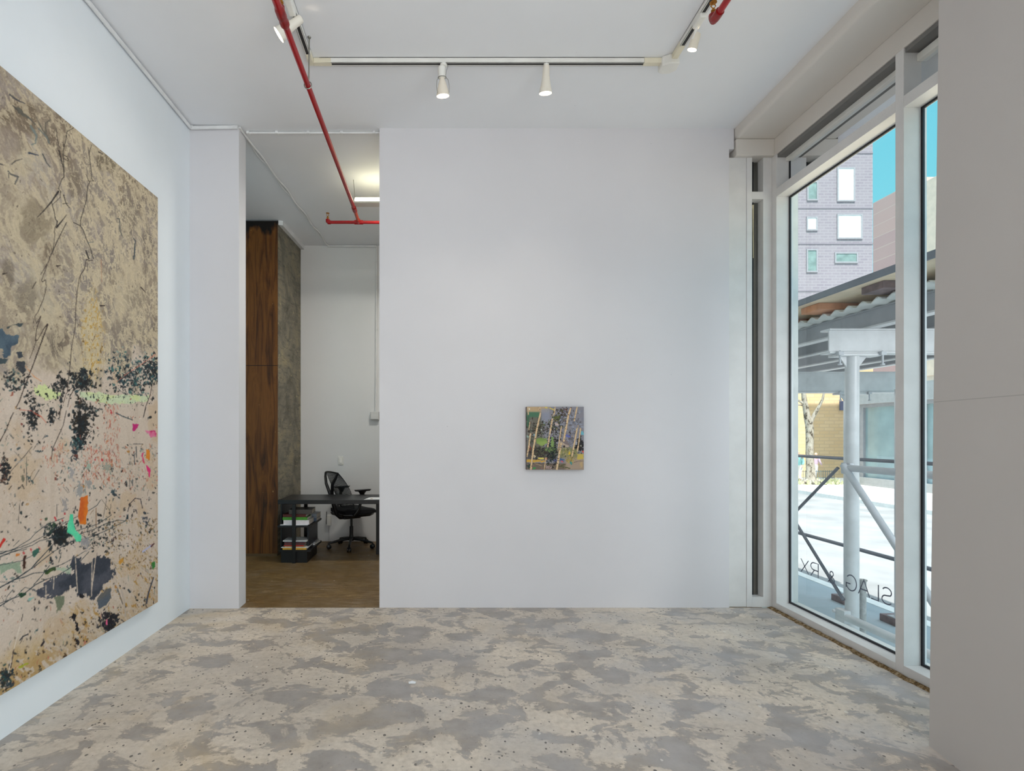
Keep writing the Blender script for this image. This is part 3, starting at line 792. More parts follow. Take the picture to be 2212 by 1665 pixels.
def wood_panel():
    M = Mat('dark_stained_plywood')
    v = M.coord((7, 7, .55))
    g = M.noise(v, 2.2, 8, .62, 1.2)
    col = M.ramp(g, [(.28, lin(34, 17, 6)), (.45, lin(90, 52, 16)), (.58, lin(116, 72, 26)), (.75, lin(66, 36, 12))])
    sx = M.n('ShaderNodeSeparateXYZ')
    M.l(M.coord(), sx.inputs[0])
    blk = M.noise(M.coord((2, 2, 1)), 1.6, 4, .6)
    top = M.ramp(M.math('ADD', M.math('MULTIPLY', sx.outputs[2], .25), M.math('MULTIPLY', blk, .3)), [(1.02 - .0, BLK), (1.0, BLK)])
    zc = M.math('ADD', sx.outputs[2], M.math('MULTIPLY', M.math('SUBTRACT', blk, .5), 1.6))
    col = M.mix(M.ramp(M.math('MULTIPLY', M.math('SUBTRACT', zc, 3.78), 2.2), [(.0, BLK), (.25, WHT)]), col, lin(20, 12, 8))
    jo = M.math('LESS_THAN', M.math('ABSOLUTE', M.math('SUBTRACT', sx.outputs[2], 2.27)), .004)
    col = M.mix(jo, col, lin(34, 18, 8))
    sp = M.noise(M.coord((30, 30, 22)), 1, 2, .5)
    col = M.mix(M.ramp(sp, [(.74, BLK), (.78, WHT)]), col, lin(150, 116, 66))
    return M.set(col, .45, 0, .3)

def raw_concrete():
    M = Mat('raw_concrete')
    v = M.coord()
    a = M.noise(v, 2.4, 7, .65, .6)
    col = M.ramp(a, [(.3, lin(84, 80, 70)), (.5, lin(132, 126, 112)), (.68, lin(158, 146, 118))])
    bd = M.noise(M.coord((2, 2, 9)), 3, 5, .7)
    col = M.mix(M.ramp(bd, [(.5, BLK), (.66, WHT)]), col, lin(104, 100, 92))
    pt = M.noise(M.coord((1, 1, 2)), 9, 6, .7)
    col = M.mix(M.ramp(pt, [(.60, BLK), (.70, WHT)]), col, lin(172, 160, 128))
    col = M.mix(M.ramp(M.noise(v, 40, 3, .6), [(.68, BLK), (.72, WHT)]), col, lin(60, 56, 50))
    M.bump(pt, .5, .02)
    return M.set(col, .85, 0, .2)

m_plywood, m_concrete = wood_panel(), raw_concrete()

def brick(name, c1, c2, mortar, scale, bw=.5, rh=.25, ms=.02, rot=(0, 0, 0), k=1.0):
    M = Mat(name)
    v = M.coord((1, 1, 1), rot)
    b = M.n('ShaderNodeTexBrick')
    b.inputs['Scale'].default_value = scale
    b.inputs['Brick Width'].default_value = bw
    b.inputs['Row Height'].default_value = rh
    b.inputs['Mortar Size'].default_value = ms
    b.inputs['Color1'].default_value = lin(*c1, k)
    b.inputs['Color2'].default_value = lin(*c2, k)
    b.inputs['Mortar'].default_value = lin(*mortar, k)
    M.l(v, b.inputs['Vector'])
    nz = M.noise(M.coord(), .35, 5, .6)
    col = M.mix(M.ramp(nz, [(.35, BLK), (.7, (.35, .35, .35, 1))]), b.outputs['Color'], lin(*mortar, k))
    return M.set(col, .9, 0, .1)

R90 = math.pi / 2
m_brick_gray = brick('grey_brick', (146, 137, 143), (137, 128, 136), (154, 147, 151), 1.0, .9, .32, .05, (R90, 0, 0))
m_brick_yel = brick('yellow_brick', (220, 188, 142), (228, 200, 158), (208, 180, 144), 1.0, .5, .17, .02, (R90, 0, 0))
m_brick_red = brick('red_brown_brick', (202, 164, 156), (190, 152, 150), (206, 178, 168), 1.0, .5, .18, .02, (R90, 0, R90))
m_galv = simple('galvanised_paint', (206, 205, 206), .42, .05, var=.08, scale=5)
m_galvd = simple('shed_steel_grey', (190, 191, 195), .5, .05, var=.08, scale=3)
m_joist = simple('joist_shade_grey', (160, 160, 164), .5, var=.1, scale=3)  # darker copy of the shed steel, underside shade put into the colour
m_corr = simple('corrugated_zinc', (228, 229, 226), .45, .0, var=.12, scale=4)
m_ply = simple('shed_plywood', (226, 206, 178), .7, var=.12, scale=3)
m_lumb = simple('orange_lumber', (206, 146, 110), .75, var=.2, scale=5)
m_lumd = simple('dark_lumber', (124, 106, 106), .8, var=.25, scale=14)
m_parap = simple('shed_parapet_grey', (112, 114, 122), .6)
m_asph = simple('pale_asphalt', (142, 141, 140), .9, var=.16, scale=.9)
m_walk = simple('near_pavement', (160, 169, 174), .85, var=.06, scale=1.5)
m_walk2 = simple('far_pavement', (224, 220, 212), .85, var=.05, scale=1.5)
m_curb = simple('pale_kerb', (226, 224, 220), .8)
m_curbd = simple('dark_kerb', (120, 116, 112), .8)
m_winw = simple('bright_window_pane', (236, 244, 244), .15, var=.05, scale=1.0)
m_wint = simple('teal_window_pane', (124, 142, 138), .15, var=.2, scale=1.2)
m_winb = simple('blue_window_pane', (56, 90, 116), .15, var=.2, scale=1.2)
m_shop = simple('storefront_glass', (140, 156, 158), .12, var=.16, scale=.7)
m_stone = simple('pale_stone', (214, 212, 208), .7)
m_beige = simple('beige_facade', (228, 204, 184), .8, var=.05)
m_wframe = simple('pale_window_frame', (150, 148, 152), .6)
m_stone_far = simple('far_stone', (168, 166, 166), .75)

def bark():
    M = Mat('pale_mottled_bark')
    a = M.noise(M.coord((1, 1, .6)), 9, 5, .65)
    col = M.ramp(a, [(.38, lin(80, 71, 60)), (.47, lin(158, 149, 135)), (.7, lin(182, 174, 162))])
    M.bump(a, .5, .03)
    return M.set(col, .9, 0, .1)
m_bark = bark()

# ================================================================= room shell
XL, XR, YB, ZC = -2.083, 2.79, 4.455, 4.01
YN = -5.0
o = MB().box(-3.4, 2.79, YN, YB, -.06, 0).build('floor', m_floor)
struct(o, 'worn mottled tan and grey concrete floor of the gallery')
o = MB().box(-3.4, 2.70, YB, 7.4, -.06, 0).build('floor_office', m_floor_o)
struct(o, 'dark brown concrete floor of the office behind the opening')
o = MB().box(-3.6, 2.47, YN, 7.4, ZC, ZC + .2).build('ceiling', m_ceil)
struct(o, 'painted pale grey ceiling slab with small cracks')
o = MB().box(XL - .15, XL, YN, YB, 0, ZC).build('wall_left', m_wall_l)
struct(o, 'white left wall carrying the large abstract painting')
o = MB().box(XL, -1.672, 4.432, 4.588, 0, ZC).build('wall_pier', m_wall)
struct(o, 'narrow white pier between left wall and office opening')
xp0, xp1 = -.505, 2.421
o = MB().prof([(xp0, 0), (xp1, 0), (xp1, 3.836), (2.462, 3.836), (2.462, ZC), (xp0, ZC)], YB, YB + .12, lambda u, w, t: (u, t, w)).build('wall_back', m_wall)
struct(o, 'white back partition wall with the small painting')
o = MB().box(-3.4, 2.7, 7.22, 7.36, 0, ZC).build('wall_office', m_wall_o)
struct(o, 'pale wall at the far end of the office')
o = MB().box(-3.4, -3.25, YB, 7.22, 0, ZC).build('wall_office_left', m_wall_o)
struct(o, 'left side wall of the office behind the wood pillar')
o = MB().box(2.60, 2.70, 4.76, 7.22, 0, ZC).build('wall_office_right', m_wall_o)
struct(o, 'right side wall of the office behind the partition')
# right foreground wall, leaning very slightly and running at an angle
ft = [(2.280, 2.481), (2.92, 2.481), (2.92, .9), (1.975, .9)]
tp = [(2.333, 2.481), (2.92, 2.481), (2.92, .9), (2.028, .9)]
o = MB().prism(ft, 0, ZC, tp).build('wall_right', m_wall_r)
struct(o, 'grey beige foreground wall at the right with a faint board seam')
o = MB().box(XL - .15, 2.9, YN - .15, YN, 0, ZC).build('wall_rear', m_wall)
struct(o, 'white wall behind the viewer')
# soffit along the window, step with a soft lower edge
sp = [(2.47, ZC + .2), (2.47, 3.95), (2.474, 3.935), (2.483, 3.922), (2.497, 3.915), (2.95, 3.915), (2.95, ZC + .2)]
o = MB().prof(sp, YN, 4.60, lambda u, w, t: (u, t, w)).build('trim_soffit', m_soffit, smooth=True)
struct(o, 'dropped ceiling soffit running above the window')
o = MB().box(2.79, 2.94, 2.30, 4.60, 3.774, 3.915).build('trim_beam', m_soffit, bevel=.004)
struct(o, 'off-white head beam above the tall windows')
o = MB().box(2.472, 2.79, 4.437, 4.62, 3.774, 3.913).build('trim_return', m_soffit, bevel=.004)
struct(o, 'short off-white beam return above the narrow sidelight')
# wall panel beside the sidelight
o = MB().box(2.424, 2.5765, 4.474, 4.60, 0, 3.775).build('trim_panel', m_frame, bevel=.002)
struct(o, 'flat pale grey panel between partition and narrow sidelight')

# dirt along the foot of the window
M = Mat('dirty_gap')
a = M.noise(M.coord(), 60, 5, .7)
m_dirt = M.set(M.ramp(a, [(.35, lin(60, 44, 28)), (.5, lin(128, 104, 72)), (.68, lin(176, 160, 136))]), .95, 0, .1)
mb = MB()
rnd = random.Random(4)
prof = [(2.74 + rnd.uniform(-.008, .008), y) for y in np.linspace(2.49, 4.46, 60)]
vs, fs = [], []
for x, y in prof:
    vs += [(x, y, .0006), (XR - .012, y, .007 + rnd.uniform(0, .005)), (XR - .0005, y, .0015)]
for i in range(len(prof) - 1):
    fs += [(3 * i, 3 * i + 1, 3 * i + 4, 3 * i + 3), (3 * i + 1, 3 * i + 2, 3 * i + 5, 3 * i + 4)]
o = MB().add(vs, fs).build('baseboard_right', m_dirt)
struct(o, 'crumbling brown dirt line along the window sill foot')

# ---- window 1 (large pane), window 2 (strip beside the foreground wall), window 3 (narrow sidelight)
XG = 2.897
yc0, yc1, ym0, ym1 = 4.413, 4.56, 3.202, 3.261
w1 = struct(empty('window_1', (XR, 3.8, 0)), 'tall shopfront window pane with dark grey lettering near its foot')
MB().box(XR, 2.93, yc0, yc1, 0, 3.774).build('frame_post', m_frame, w1, .002)
MB().box(XR, 2.93, ym0, ym1, 0, 3.774).build('mullion', m_frame, w1, .002)
MB().box(XR, 2.93, ym1, yc0, 0, .053).build('sill', m_frame, w1, .002)
MB().box(XR, 2.93, ym1, yc0, 3.420, 3.490).build('transom_bar', m_frame, w1, .002)
MB().box(2.868, 2.90, ym1, yc0, 3.71, 3.745).build('blind_rail', m_white, w1, .003)
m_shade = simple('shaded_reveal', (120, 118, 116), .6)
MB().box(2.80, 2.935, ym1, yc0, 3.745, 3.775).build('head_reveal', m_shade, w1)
def gasket(y0, y1, z0, z1, parent):
    mb = MB()
    w = .014
    mb.box(XG - .004, XG + .008, y0, y0 + w, z0, z1).box(XG - .004, XG + .008, y1 - w, y1, z0, z1)
    mb.box(XG - .004, XG + .008, y0 + w, y1 - w, z0, z0 + w).box(XG - .004, XG + .008, y0 + w, y1 - w, z1 - w, z1)
    mb.build('gasket', m_gasket, parent)
gasket(ym1, yc0, .053, 3.42, w1)
gasket(ym1, yc0, 3.49, 3.745, w1)
def pane(x, y0, y1, z0, z1, mat, parent, name='pane'):
    return MB().add([(x, y0, z0), (x, y1, z0), (x, y1, z1), (x, y0, z1)], [(0, 1, 2, 3)]).build(name, mat, parent)
p1 = pane(XG, ym1, yc0, .053, 3.42, m_glass, w1)
tag(pane(XG, ym1, yc0, 3.49, 3.745, m_glass_t, w1, 'transom_pane'), 'dark tinted upper pane')
w2 = struct(empty('window_2', (XR, 2.8, 0)), 'second shopfront window pane mostly hidden by the foreground wall')
ye = 2.20
MB().box(XR, 2.93, ye, ym0, 0, .060).build('sill', m_frame, w2, .002)
MB().box(XR, 2.93, ye, ym0, 3.416, 3.486).build('transom_bar', m_frame, w2, .002)
MB().box(2.868, 2.90, ye, ym0, 3.69, 3.735).build('blind_rail', m_white, w2, .003)
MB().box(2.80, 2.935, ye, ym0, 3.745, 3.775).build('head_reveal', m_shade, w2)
gasket(ye, ym0, .060, 3.416, w2)
pane(XG, ye, ym0, .060, 3.416, m_glass, w2)
tag(pane(XG, ye, ym0, 3.486, 3.745, m_glass_t, w2, 'transom_pane'), 'dark tinted upper pane')
MB().box(2.93, 2.98, ye - .1, ye, 0, 3.775).build('frame_post', m_frame, w2)
w3 = struct(empty('window_3', (2.67, 4.48, 0)), 'narrow vertical sidelight between panel and corner post')
MB().box(2.5775, 2.623, 4.470, 4.60, 0, 3.774).build('frame_post', m_frame, w3, .002)
MB().box(2.716, XR - .0005, 4.470, 4.60, 0, 3.774).build('frame_post', m_frame, w3, .002)
MB().box(2.623, 2.716, 4.470, 4.56, 0, .084).build('sill', m_frame, w3)
MB().box(2.623, 2.716, 4.470, 4.56, 3.425, 3.487).build('transom_bar', m_frame, w3)
MB().add([(2.623, 4.545, .084), (2.716, 4.545, .084), (2.716, 4.545, 3.77), (2.623, 4.545, 3.77)], [(0, 1, 2, 3)]).build('pane', m_glass_s, w3)
MB().box(2.664, 2.671, 4.535, 4.544, .084, 3.77).build('gasket', m_gasket, w3)
MB().tube([(2.664, 4.53, 3.40), (2.666, 4.53, 3.36), (2.666, 4.53, 3.20), (2.668, 4.53, 2.95)], [.008, .005, .0035, .003], 8).build('pull_cord', simple('cream_cord', (226, 214, 176), .6), w3)
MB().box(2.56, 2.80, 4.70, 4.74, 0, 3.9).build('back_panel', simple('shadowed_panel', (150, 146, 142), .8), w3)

# lettering on the inside of the large pane, mirrored as read from the room
def strokes(paths, u0, u1, z0, z1, w=.0085):
    """paths in a unit box; u grows away from the viewer (mirrored writing)"""
    out = []
    for pth in paths:
        out.append([Vector((XG - .0035, u0 + (u1 - u0) * a, z0 + (z1 - z0) * b)) for a, b in pth])
    return out
def arc(cx, cy, rx, ry, a0, a1, n=16):
    return [(cx + rx * math.cos(math.radians(a0 + (a1 - a0) * i / n)), cy + ry * math.sin(math.radians(a0 + (a1 - a0) * i / n))) for i in range(n + 1)]
GL = {
    'S': [arc(.5, .74, .42, .26, 25, 235, 16)[:-1] + [(.5, .52)] + arc(.5, .265, .46, .265, 62, -150, 16)],
    'L': [[(0, 1), (0, 0), (1, 0)]],
    'A': [[(0, 0), (.5, 1), (1, 0)], [(.18, .36), (.82, .36)]],
    'G': [arc(.5, .5, .5, .5, 42, 335, 26) + [(.96, .42)], [(.55, .42), (.97, .42), (.97, .12)]],
    'amp': [[(1, .02), (.22, .70)] + arc(.44, .80, .26, .2, 205, -30, 12) + [(.24, .46)] + arc(.40, .24, .38, .24, 125, 330, 14) + [(.98, .50)]],
    'R': [[(0, 0), (0, 1), (.5, 1)] + arc(.55, .74, .4, .26, 88, -88, 12) + [(0, .47)], [(.5, .47), (.95, 0)]],
    'X': [[(0, 1), (1, 0)], [(0, 0), (1, 1)]],
}
mb = MB()
zb, zt = .351, .457
for g, u0, u1, top in [('S', 3.404, 3.487, zt), ('L', 3.512, 3.572, zt), ('A', 3.584, 3.680, zt), ('G', 3.697, 3.794, zt + .002), ('amp', 3.902, 3.968, zt - .02), ('R', 4.070, 4.156, zt), ('X', 4.178, 4.265, zt)]:
    for pth in strokes(GL[g], u0, u1, zb, top):
        w = .0042
        nrm = []
        for i in range(len(pth)):
            a, b = pth[max(i - 1, 0)], pth[min(i + 1, len(pth) - 1)]
            d = (b - a).normalized()
            k = 1.0
            if 0 < i < len(pth) - 1:
                d1, d2 = (pth[i] - a).normalized(), (b - pth[i]).normalized()
                k = 1 / max(.45, math.sqrt((1 + d1.dot(d2)) / 2))
            nrm.append(Vector((0, -d.z, d.y)) * w * k)
        vs = [p + n for p, n in zip(pth, nrm)] + [p - n for p, n in zip(pth, nrm)]
        n = len(pth)
        mb.add(vs, [(i, i + 1, n + i + 1, n + i) for i in range(n - 1)])
tag(mb.build('lettering', m_letter, w1), 'grey lettering SLAG & RX seen mirrored')

# ---- pillar in the office
cx1, cy0, cx2, cy2 = -1.932, 6.365, -1.886, 7.219
pil = struct(empty('pillar', (-2.3, 6.8, 0)), 'square office pillar with stained plywood front and bare concrete side')
MB().prism([(-2.95, cy0), (cx1, cy0), (cx2, cy2), (-2.95, cy2)], 0, 3.98).build('concrete_core', m_concrete, pil)
MB().box(-2.96, cx1 - .003, cy0 - .022, cy0 - .001, .03, 3.99).build('plywood_facing', m_plywood, pil)
MB().box(-2.96, cx1 + .0, cy0 - .028, cy0 - .001, 0, .03).build('base_strip', simple('dusty_base', (92, 70, 42), .8), pil)
mb = MB().prism([(cx1 + .002, cy0), (cx1 + .05, cy0 + .02), (cx2 + .05, cy2), (cx2 + .002, cy2)], 3.955, 4.009)
mb.build('cornice_strip', m_conduit, pil)

# ================================================================= paintings
def canvas_object(name, rows, cols, pos, colfun, thick, nrm, mat, parent):
    """front sheet as a fine coloured grid"""
    me = bpy.data.meshes.new(name)
    verts = pos.reshape(-1, 3)
    idx = np.arange(rows * cols).reshape(rows, cols)
    f = np.stack([idx[:-1, :-1], idx[:-1, 1:], idx[1:, 1:], idx[1:, :-1]], -1).reshape(-1, 4)
    me.vertices.add(len(verts))
    me.vertices.foreach_set('co', verts.astype(np.float32).ravel())
    me.loops.add(f.size)
    me.loops.foreach_set('vertex_index', f.astype(np.int32).ravel())
    me.polygons.add(len(f))
    me.polygons.foreach_set('loop_start', np.arange(0, f.size, 4, dtype=np.int32))
    me.update(calc_edges=True)
    c = colfun / 255.0
    c = np.where(c <= .04045, c / 12.92, ((c + .055) / 1.055) ** 2.4)
    ca = me.color_attributes.new('paint', 'FLOAT_COLOR', 'POINT')
    rgba = np.ones((rows * cols, 4), np.float32)
    rgba[:, :3] = c.reshape(-1, 3)
    ca.data.foreach_set('color', rgba.ravel())
    me.materials.append(mat)
    o = bpy.data.objects.new(name, me)
    COL.objects.link(o)
    o.parent = parent
    return o

def paint_mat(name, gain):
    M = Mat(name)
    at_ = M.n('ShaderNodeAttribute', attribute_name='paint')
    v = M.coord()
    nz = M.noise(v, 190, 3, .6)
    col = M.mix(M.math('MULTIPLY', nz, .22), at_.outputs['Color'], (0, 0, 0, 1))
    g = M.n('ShaderNodeMix', data_type='RGBA', blend_type='MULTIPLY')
    g.inputs[0].default_value = 1
    M.l(col, g.inputs[6])
    g.inputs[7].default_value = (gain, gain, gain, 1)
    M.bump(M.noise(v, 70, 4, .6), .10, .004)
    return M.set(g.outputs[2], .62, 0, .25)

XP = -2.04
m_pbig, m_psml = paint_mat('abstract_landscape_paint', 1.14), paint_mat('woodland_paint', 1.25)
m_canv = simple('canvas_edge', (150, 138, 122), .8)
ya, yb_, za, zb_ = .55, 3.852, .2375, 3.161
ys = np.concatenate([np.linspace(ya, 2.42, 100, endpoint=False), np.linspace(2.42, yb_, 290)])
zs = np.linspace(za, zb_, 860)
YY, ZZ = np.meshgrid(ys, zs)
PXX = CX - 2.04 * F / YY
PYY = CY - (ZZ - H) * F / YY
root = tag(empty('large_painting', (XL, 2.2, za)), 'huge abstract landscape canvas in taupe and beige on left wall', 'painting')
off = np.array(root.location)
pos = np.stack([np.full_like(YY, XP), YY, ZZ], -1) - off
tag(canvas_object('painted_canvas', len(zs), len(ys), pos, paint_large(PXX, PYY, YY, ZZ), .03, (1, 0, 0), m_pbig, root), 'beige and taupe paint with dark branches and colour dabs')
MB().box(XL + .002, XP - .0004, ya, yb_, za, zb_).build('stretcher', m_canv, root)

yq = 4.413
a, b = at(1137.5, 878.5, yq), at(1261, 1014.5, yq)
us = np.linspace(a.x, b.x, 220)
zs = np.linspace(b.z, a.z, 240)
UU, ZZ = np.meshgrid(us, zs)
GX = 170 + (UU - a.x) / (b.x - a.x) * 1220
GY = 178 + (a.z - ZZ) / (a.z - b.z) * 1337
root = tag(empty('small_painting', ((a.x + b.x) / 2, YB, b.z)), 'small square woodland painting with pale slanting trunks on white partition', 'painting')
off = np.array(root.location)
pos = np.stack([UU, np.full_like(UU, yq), ZZ], -1) - off
tag(canvas_object('painted_canvas', len(zs), len(us), pos, paint_small(GX, GY, UU, ZZ), .03, (0, -1, 0), m_psml, root), 'green and grey woodland paint')
MB().box(a.x, b.x, yq + .0004, YB - .001, b.z, a.z).build('stretcher', simple('dark_canvas_edge', (70, 60, 54), .8), root)

# ================================================================= sprinkler pipes
XS, ZS = -.85, 3.70
r1 = .0175
sp1 = tag(empty('sprinkler_pipe', (XS, 4.0, ZS)), 'long red sprinkler pipe running from viewer into the office', 'pipe')
MB().tube([(XS, .2, ZS), (XS, 2.86, ZS)], .0205, 14).build('main_pipe', m_red, sp1, smooth=True)
MB().tube([(XS, 2.90, ZS), (XS, 5.30, ZS - .008)], r1, 14).build('main_pipe', m_red, sp1, smooth=True)
ZT = at(775, 480, 5.586).z
MB().lathe([(0, .0205), (.02, .026), (.07, .027), (.085, .022), (.10, .026), (.125, .026), (.14, .0185)], (XS, 2.80, ZS), (0, 1, 0), 16).build('reducer', m_redd, sp1, smooth=True)
mb = MB().tube([(XS, 2.855, ZS), (XS, 2.855, ZS + .045)], [.02, .017], 12)
mb.build('outlet_collar', m_redd, sp1, smooth=True)
def sprinkler_head(base, parent, up=1):
    b = Vector(base)
    h = MB().lathe([(0, .009), (.015, .009), (.016, .012), (.024, .012), (.025, .007), (.034, .006)], b, (0, 0, up), 12)
    z = b.z + up * .034
    h.tube([(b.x - .004, b.y, z), (b.x - .013, b.y, z + up * .012), (b.x - .004, b.y, z + up * .028)], .0028, 6)
    h.tube([(b.x + .004, b.y, z), (b.x + .013, b.y, z + up * .012), (b.x + .004, b.y, z + up * .028)], .0028, 6)
    h.lathe([(.028, .004), (.030, .019), (.032, .019), (.034, .004)], (b.x, b.y, z), (0, 0, up), 14)
    return tag(h.build('sprinkler_head', m_brass, parent, smooth=True), 'brass sprinkler head')
sprinkler_head((XS + .0, 2.855, ZS + .045), sp1)
ytee = 5.586
MB().tube([(XS, 5.26, ZS - .008), (XS, 5.34, ZS - .010)], .0225, 14).build('coupling', m_redd, sp1, smooth=True)
MB().tube([(XS, 5.34, ZS - .010), (XS, ytee, ZT)], .0165, 14).build('drop_pipe', simple('orange_red_pipe', (178, 66, 36), .35, var=.15, scale=20), sp1, smooth=True)
mb = MB().tube([(XS - .045, ytee, ZT), (XS + .045, ytee, ZT)], .023, 14).tube([(XS, ytee, ZT), (XS, ytee - .05, ZT + .004)], .0225, 14)
mb.build('tee_fitting', m_red, sp1, smooth=True)
xe = at(708, 478, ytee).x
MB().tube([(xe + .01, ytee, ZT), (XS - .04, ytee, ZT)], .0165, 12).build('branch_pipe', m_red, sp1, smooth=True)
MB().tube([(XS + .04, ytee, ZT), (.9, ytee, ZT - .015)], .0165, 12).build('branch_pipe', m_red, sp1, smooth=True)
MB().tube([(xe + .03, ytee, ZT), (xe + .008, ytee, ZT), (xe, ytee, ZT + .008), (xe, ytee, ZT + .03)], .0215, 12).build('elbow_fitting', m_red, sp1, smooth=True)
sprinkler_head((xe, ytee, ZT + .03), sp1)
hx, hy = at(668, 80, 3.431).x, 3.431
MB().tube([(hx, hy, ZC - .001), (hx - .003, hy, ZS + .055)], .0045, 8).lathe([(0, .012), (.006, .010)], (hx, hy, ZC - .0005), (0, 0, -1), 10).build('hanger_rod', m_steel, sp1, smooth=True)
mb = MB().tube([(XS + .0235 * math.cos(t), hy, ZS + .018 * 0 + .0235 * math.sin(t)) for t in np.linspace(math.radians(100), math.radians(440), 20)], .0035, 6)
mb.tube([(hx - .003, hy, ZS + .06), (hx - .006, hy, ZS + .022)], .006, 6).build('hanger_ring', m_steel, sp1, smooth=True)

XS2 = 1.49
sp2 = tag(empty('sprinkler_pipe', (XS2, 2.0, ZS)), 'short red pipe end with brass sprinkler head beside the ceiling spotlight', 'pipe')
MB().tube([(XS2, .3, ZS), (XS2, 2.87, ZS)], .0175, 14).build('main_pipe', m_red, sp2, smooth=True)
MB().tube([(XS2, 2.83, ZS), (XS2, 2.872, ZS), (XS2, 2.893, ZS + .004), (XS2, 2.90, ZS + .02), (XS2, 2.90, ZS + .036)], .0235, 14).build('elbow_fitting', m_redd, sp2, smooth=True)
sprinkler_head((XS2, 2.90, ZS + .036), sp2)

# ================================================================= lighting track
ZT0 = ZC - .036
ytk, xtl, xtr = 3.632, -.878, 1.579
def rail(mbw, mbs, a, b):
    """aluminium channel from a to b with a dark slot underneath"""
    a, b = Vector(a), Vector(b)
    d = (b - a).normalized()
    n = Vector((-d.y, d.x, 0))
    c, hl = (a + b) / 2, (b - a).length / 2
    up = Vector((0, 0, 1))
    mbw.obox(c + up * .034, d * hl, n * .0175, up * .002)
    for s in (-1, 1):
        mbw.obox(c + n * s * .0165 + up * .018, d * hl, n * .001, up * .018)
        mbw.obox(c + n * s * .0140 + up * .001, d * hl, n * .0035, up * .001)
    mbs.obox(c + up * .005, d * hl, n * .0145, up * .002)
def track(name, a, b, label):
    r = tag(empty(name, (Vector(a) + Vector(b)) / 2), label, 'track')
    w, s_ = MB(), MB()
    rail(w, s_, a, b)
    w.build('channel', m_white, r)
    tag(s_.build('conductor_slot', m_dark, r), 'dark slot')
    return r
tr1 = track('lighting_track', (xtl + .06, ytk, ZT0), (xtr - .191, ytk, ZT0), 'white lighting track across the ceiling parallel to the back wall')
tr2 = track('lighting_track', (xtl, .4, ZT0), (xtl, ytk - .09, ZT0), 'white lighting track beside the long red pipe')
tr3 = track('lighting_track', (xtr, .4, ZT0), (xtr, ytk - .171, ZT0), 'white lighting track on the window side of the ceiling')
# end connectors and corners
mb = MB().box(xtl - .018, xtl + .018, ytk - .09, ytk + .018, ZT0, ZT0 + .034).box(xtl + .018, xtl + .14, ytk - .018, ytk + .018, ZT0 - .001, ZT0 + .034)
tag(mb.build('corner_connector', simple('cream_plastic', (222, 214, 192), .45), tr1, .003), 'cream corner joiner')
mb = MB().box(xtr - .19, xtr - .06, ytk - .019, ytk + .019, ZT0 - .001, ZT0 + .034).box(xtr - .019, xtr + .019, ytk - .17, ytk - .045, ZT0 - .001, ZT0 + .034)
tag(mb.build('end_connector', simple('cream_plastic_b', (222, 214, 192), .45), tr3, .003), 'cream end feeds')
pts = [(xtr - .075, ytk + .045), (xtr - .075, ytk - .03), (xtr - .03, ytk - .055), (xtr + .035, ytk - .055), (xtr + .045, ytk + .02), (xtr + .01, ytk + .055), (xtr - .04, ytk + .06)]
MB().prism(pts, ZT0 - .030, ZC - .0005).build('corner_box', m_white, tr3, .008)

def spot_body(name, base, axis, label, style, mat=m_white):
    """track head hanging at base (underside of track); axis points where the light goes"""
    base, axis = Vector(base), Vector(axis).normalized()
    r = tag(empty(name, base), label, 'spotlight', 'spotlights on the ceiling track')
    return r, base, axis

def frame_of(axis):
    up = Vector((0, 0, 1)) if abs(axis.z) < .95 else Vector((0, 1, 0))
    a = axis.cross(up).normalized()
    return a, axis.cross(a).normalized()

# bulb head with wire guard
def tilt(t, roll=0.0):
    return Vector((math.sin(math.radians(roll)), math.sin(math.radians(t)), -math.cos(math.radians(t))))
r, b, ax = spot_body('track_spotlight', (at(957, 145, ytk).x, ytk, ZT0), tilt(13, 3), 'spotlight with exposed cone bulb in a thin wire guard on the cross track', 0)
MB().lathe([(0, .022), (.012, .026), (.02, .02)], b + Vector((.004, 0, .004)), (0, 0, -1), 16).build('track_adapter', m_white, r, smooth=True)
c0 = b + Vector((-.010, .004, -.012))
MB().lathe([(0, .022), (.004, .026), (.066, .026), (.070, .022)], c0, ax, 20).build('socket', m_white, r, smooth=True)
c1 = c0 + ax * .070
MB().lathe([(0, .016), (.012, .018), (.03, .026), (.085, .0415), (.105, .0435), (.112, .043)], c1, ax, 26, False).build('bulb', simple('warm_white_bulb', (232, 222, 206), .35), r, smooth=True)
MB().lathe([(0, .0405), (.002, .0405)], c1 + ax * .109, ax, 26).build('lens', m_lens, r)
u, w = frame_of(ax)
mb = MB()
for k in range(3):
    t = math.radians(25 + 120 * k)
    dr = u * math.cos(t) + w * math.sin(t)
    mb.tube([c1 + ax * -.004 + dr * .024, c1 + ax * .02 + dr * .044, c1 + ax * .06 + dr * .050, c1 + ax * .10 + dr * .046], .0018, 6)
mb.tube([c1 - ax * .003 + (u * math.cos(t) + w * math.sin(t)) * .028 for t in np.linspace(0, 2 * math.pi, 20)], .0022, 6)
mb.tube([b + Vector((.022, -.02, -.006)), b + Vector((.034, -.028, -.03)), b + Vector((.024, -.03, -.062)), c1 + u * .02 - w * .02], .0016, 6)
tag(mb.build('wire_guard', m_steel, r, smooth=True), 'thin wire guard')
spots = [(c1 + ax * .125, ax)]
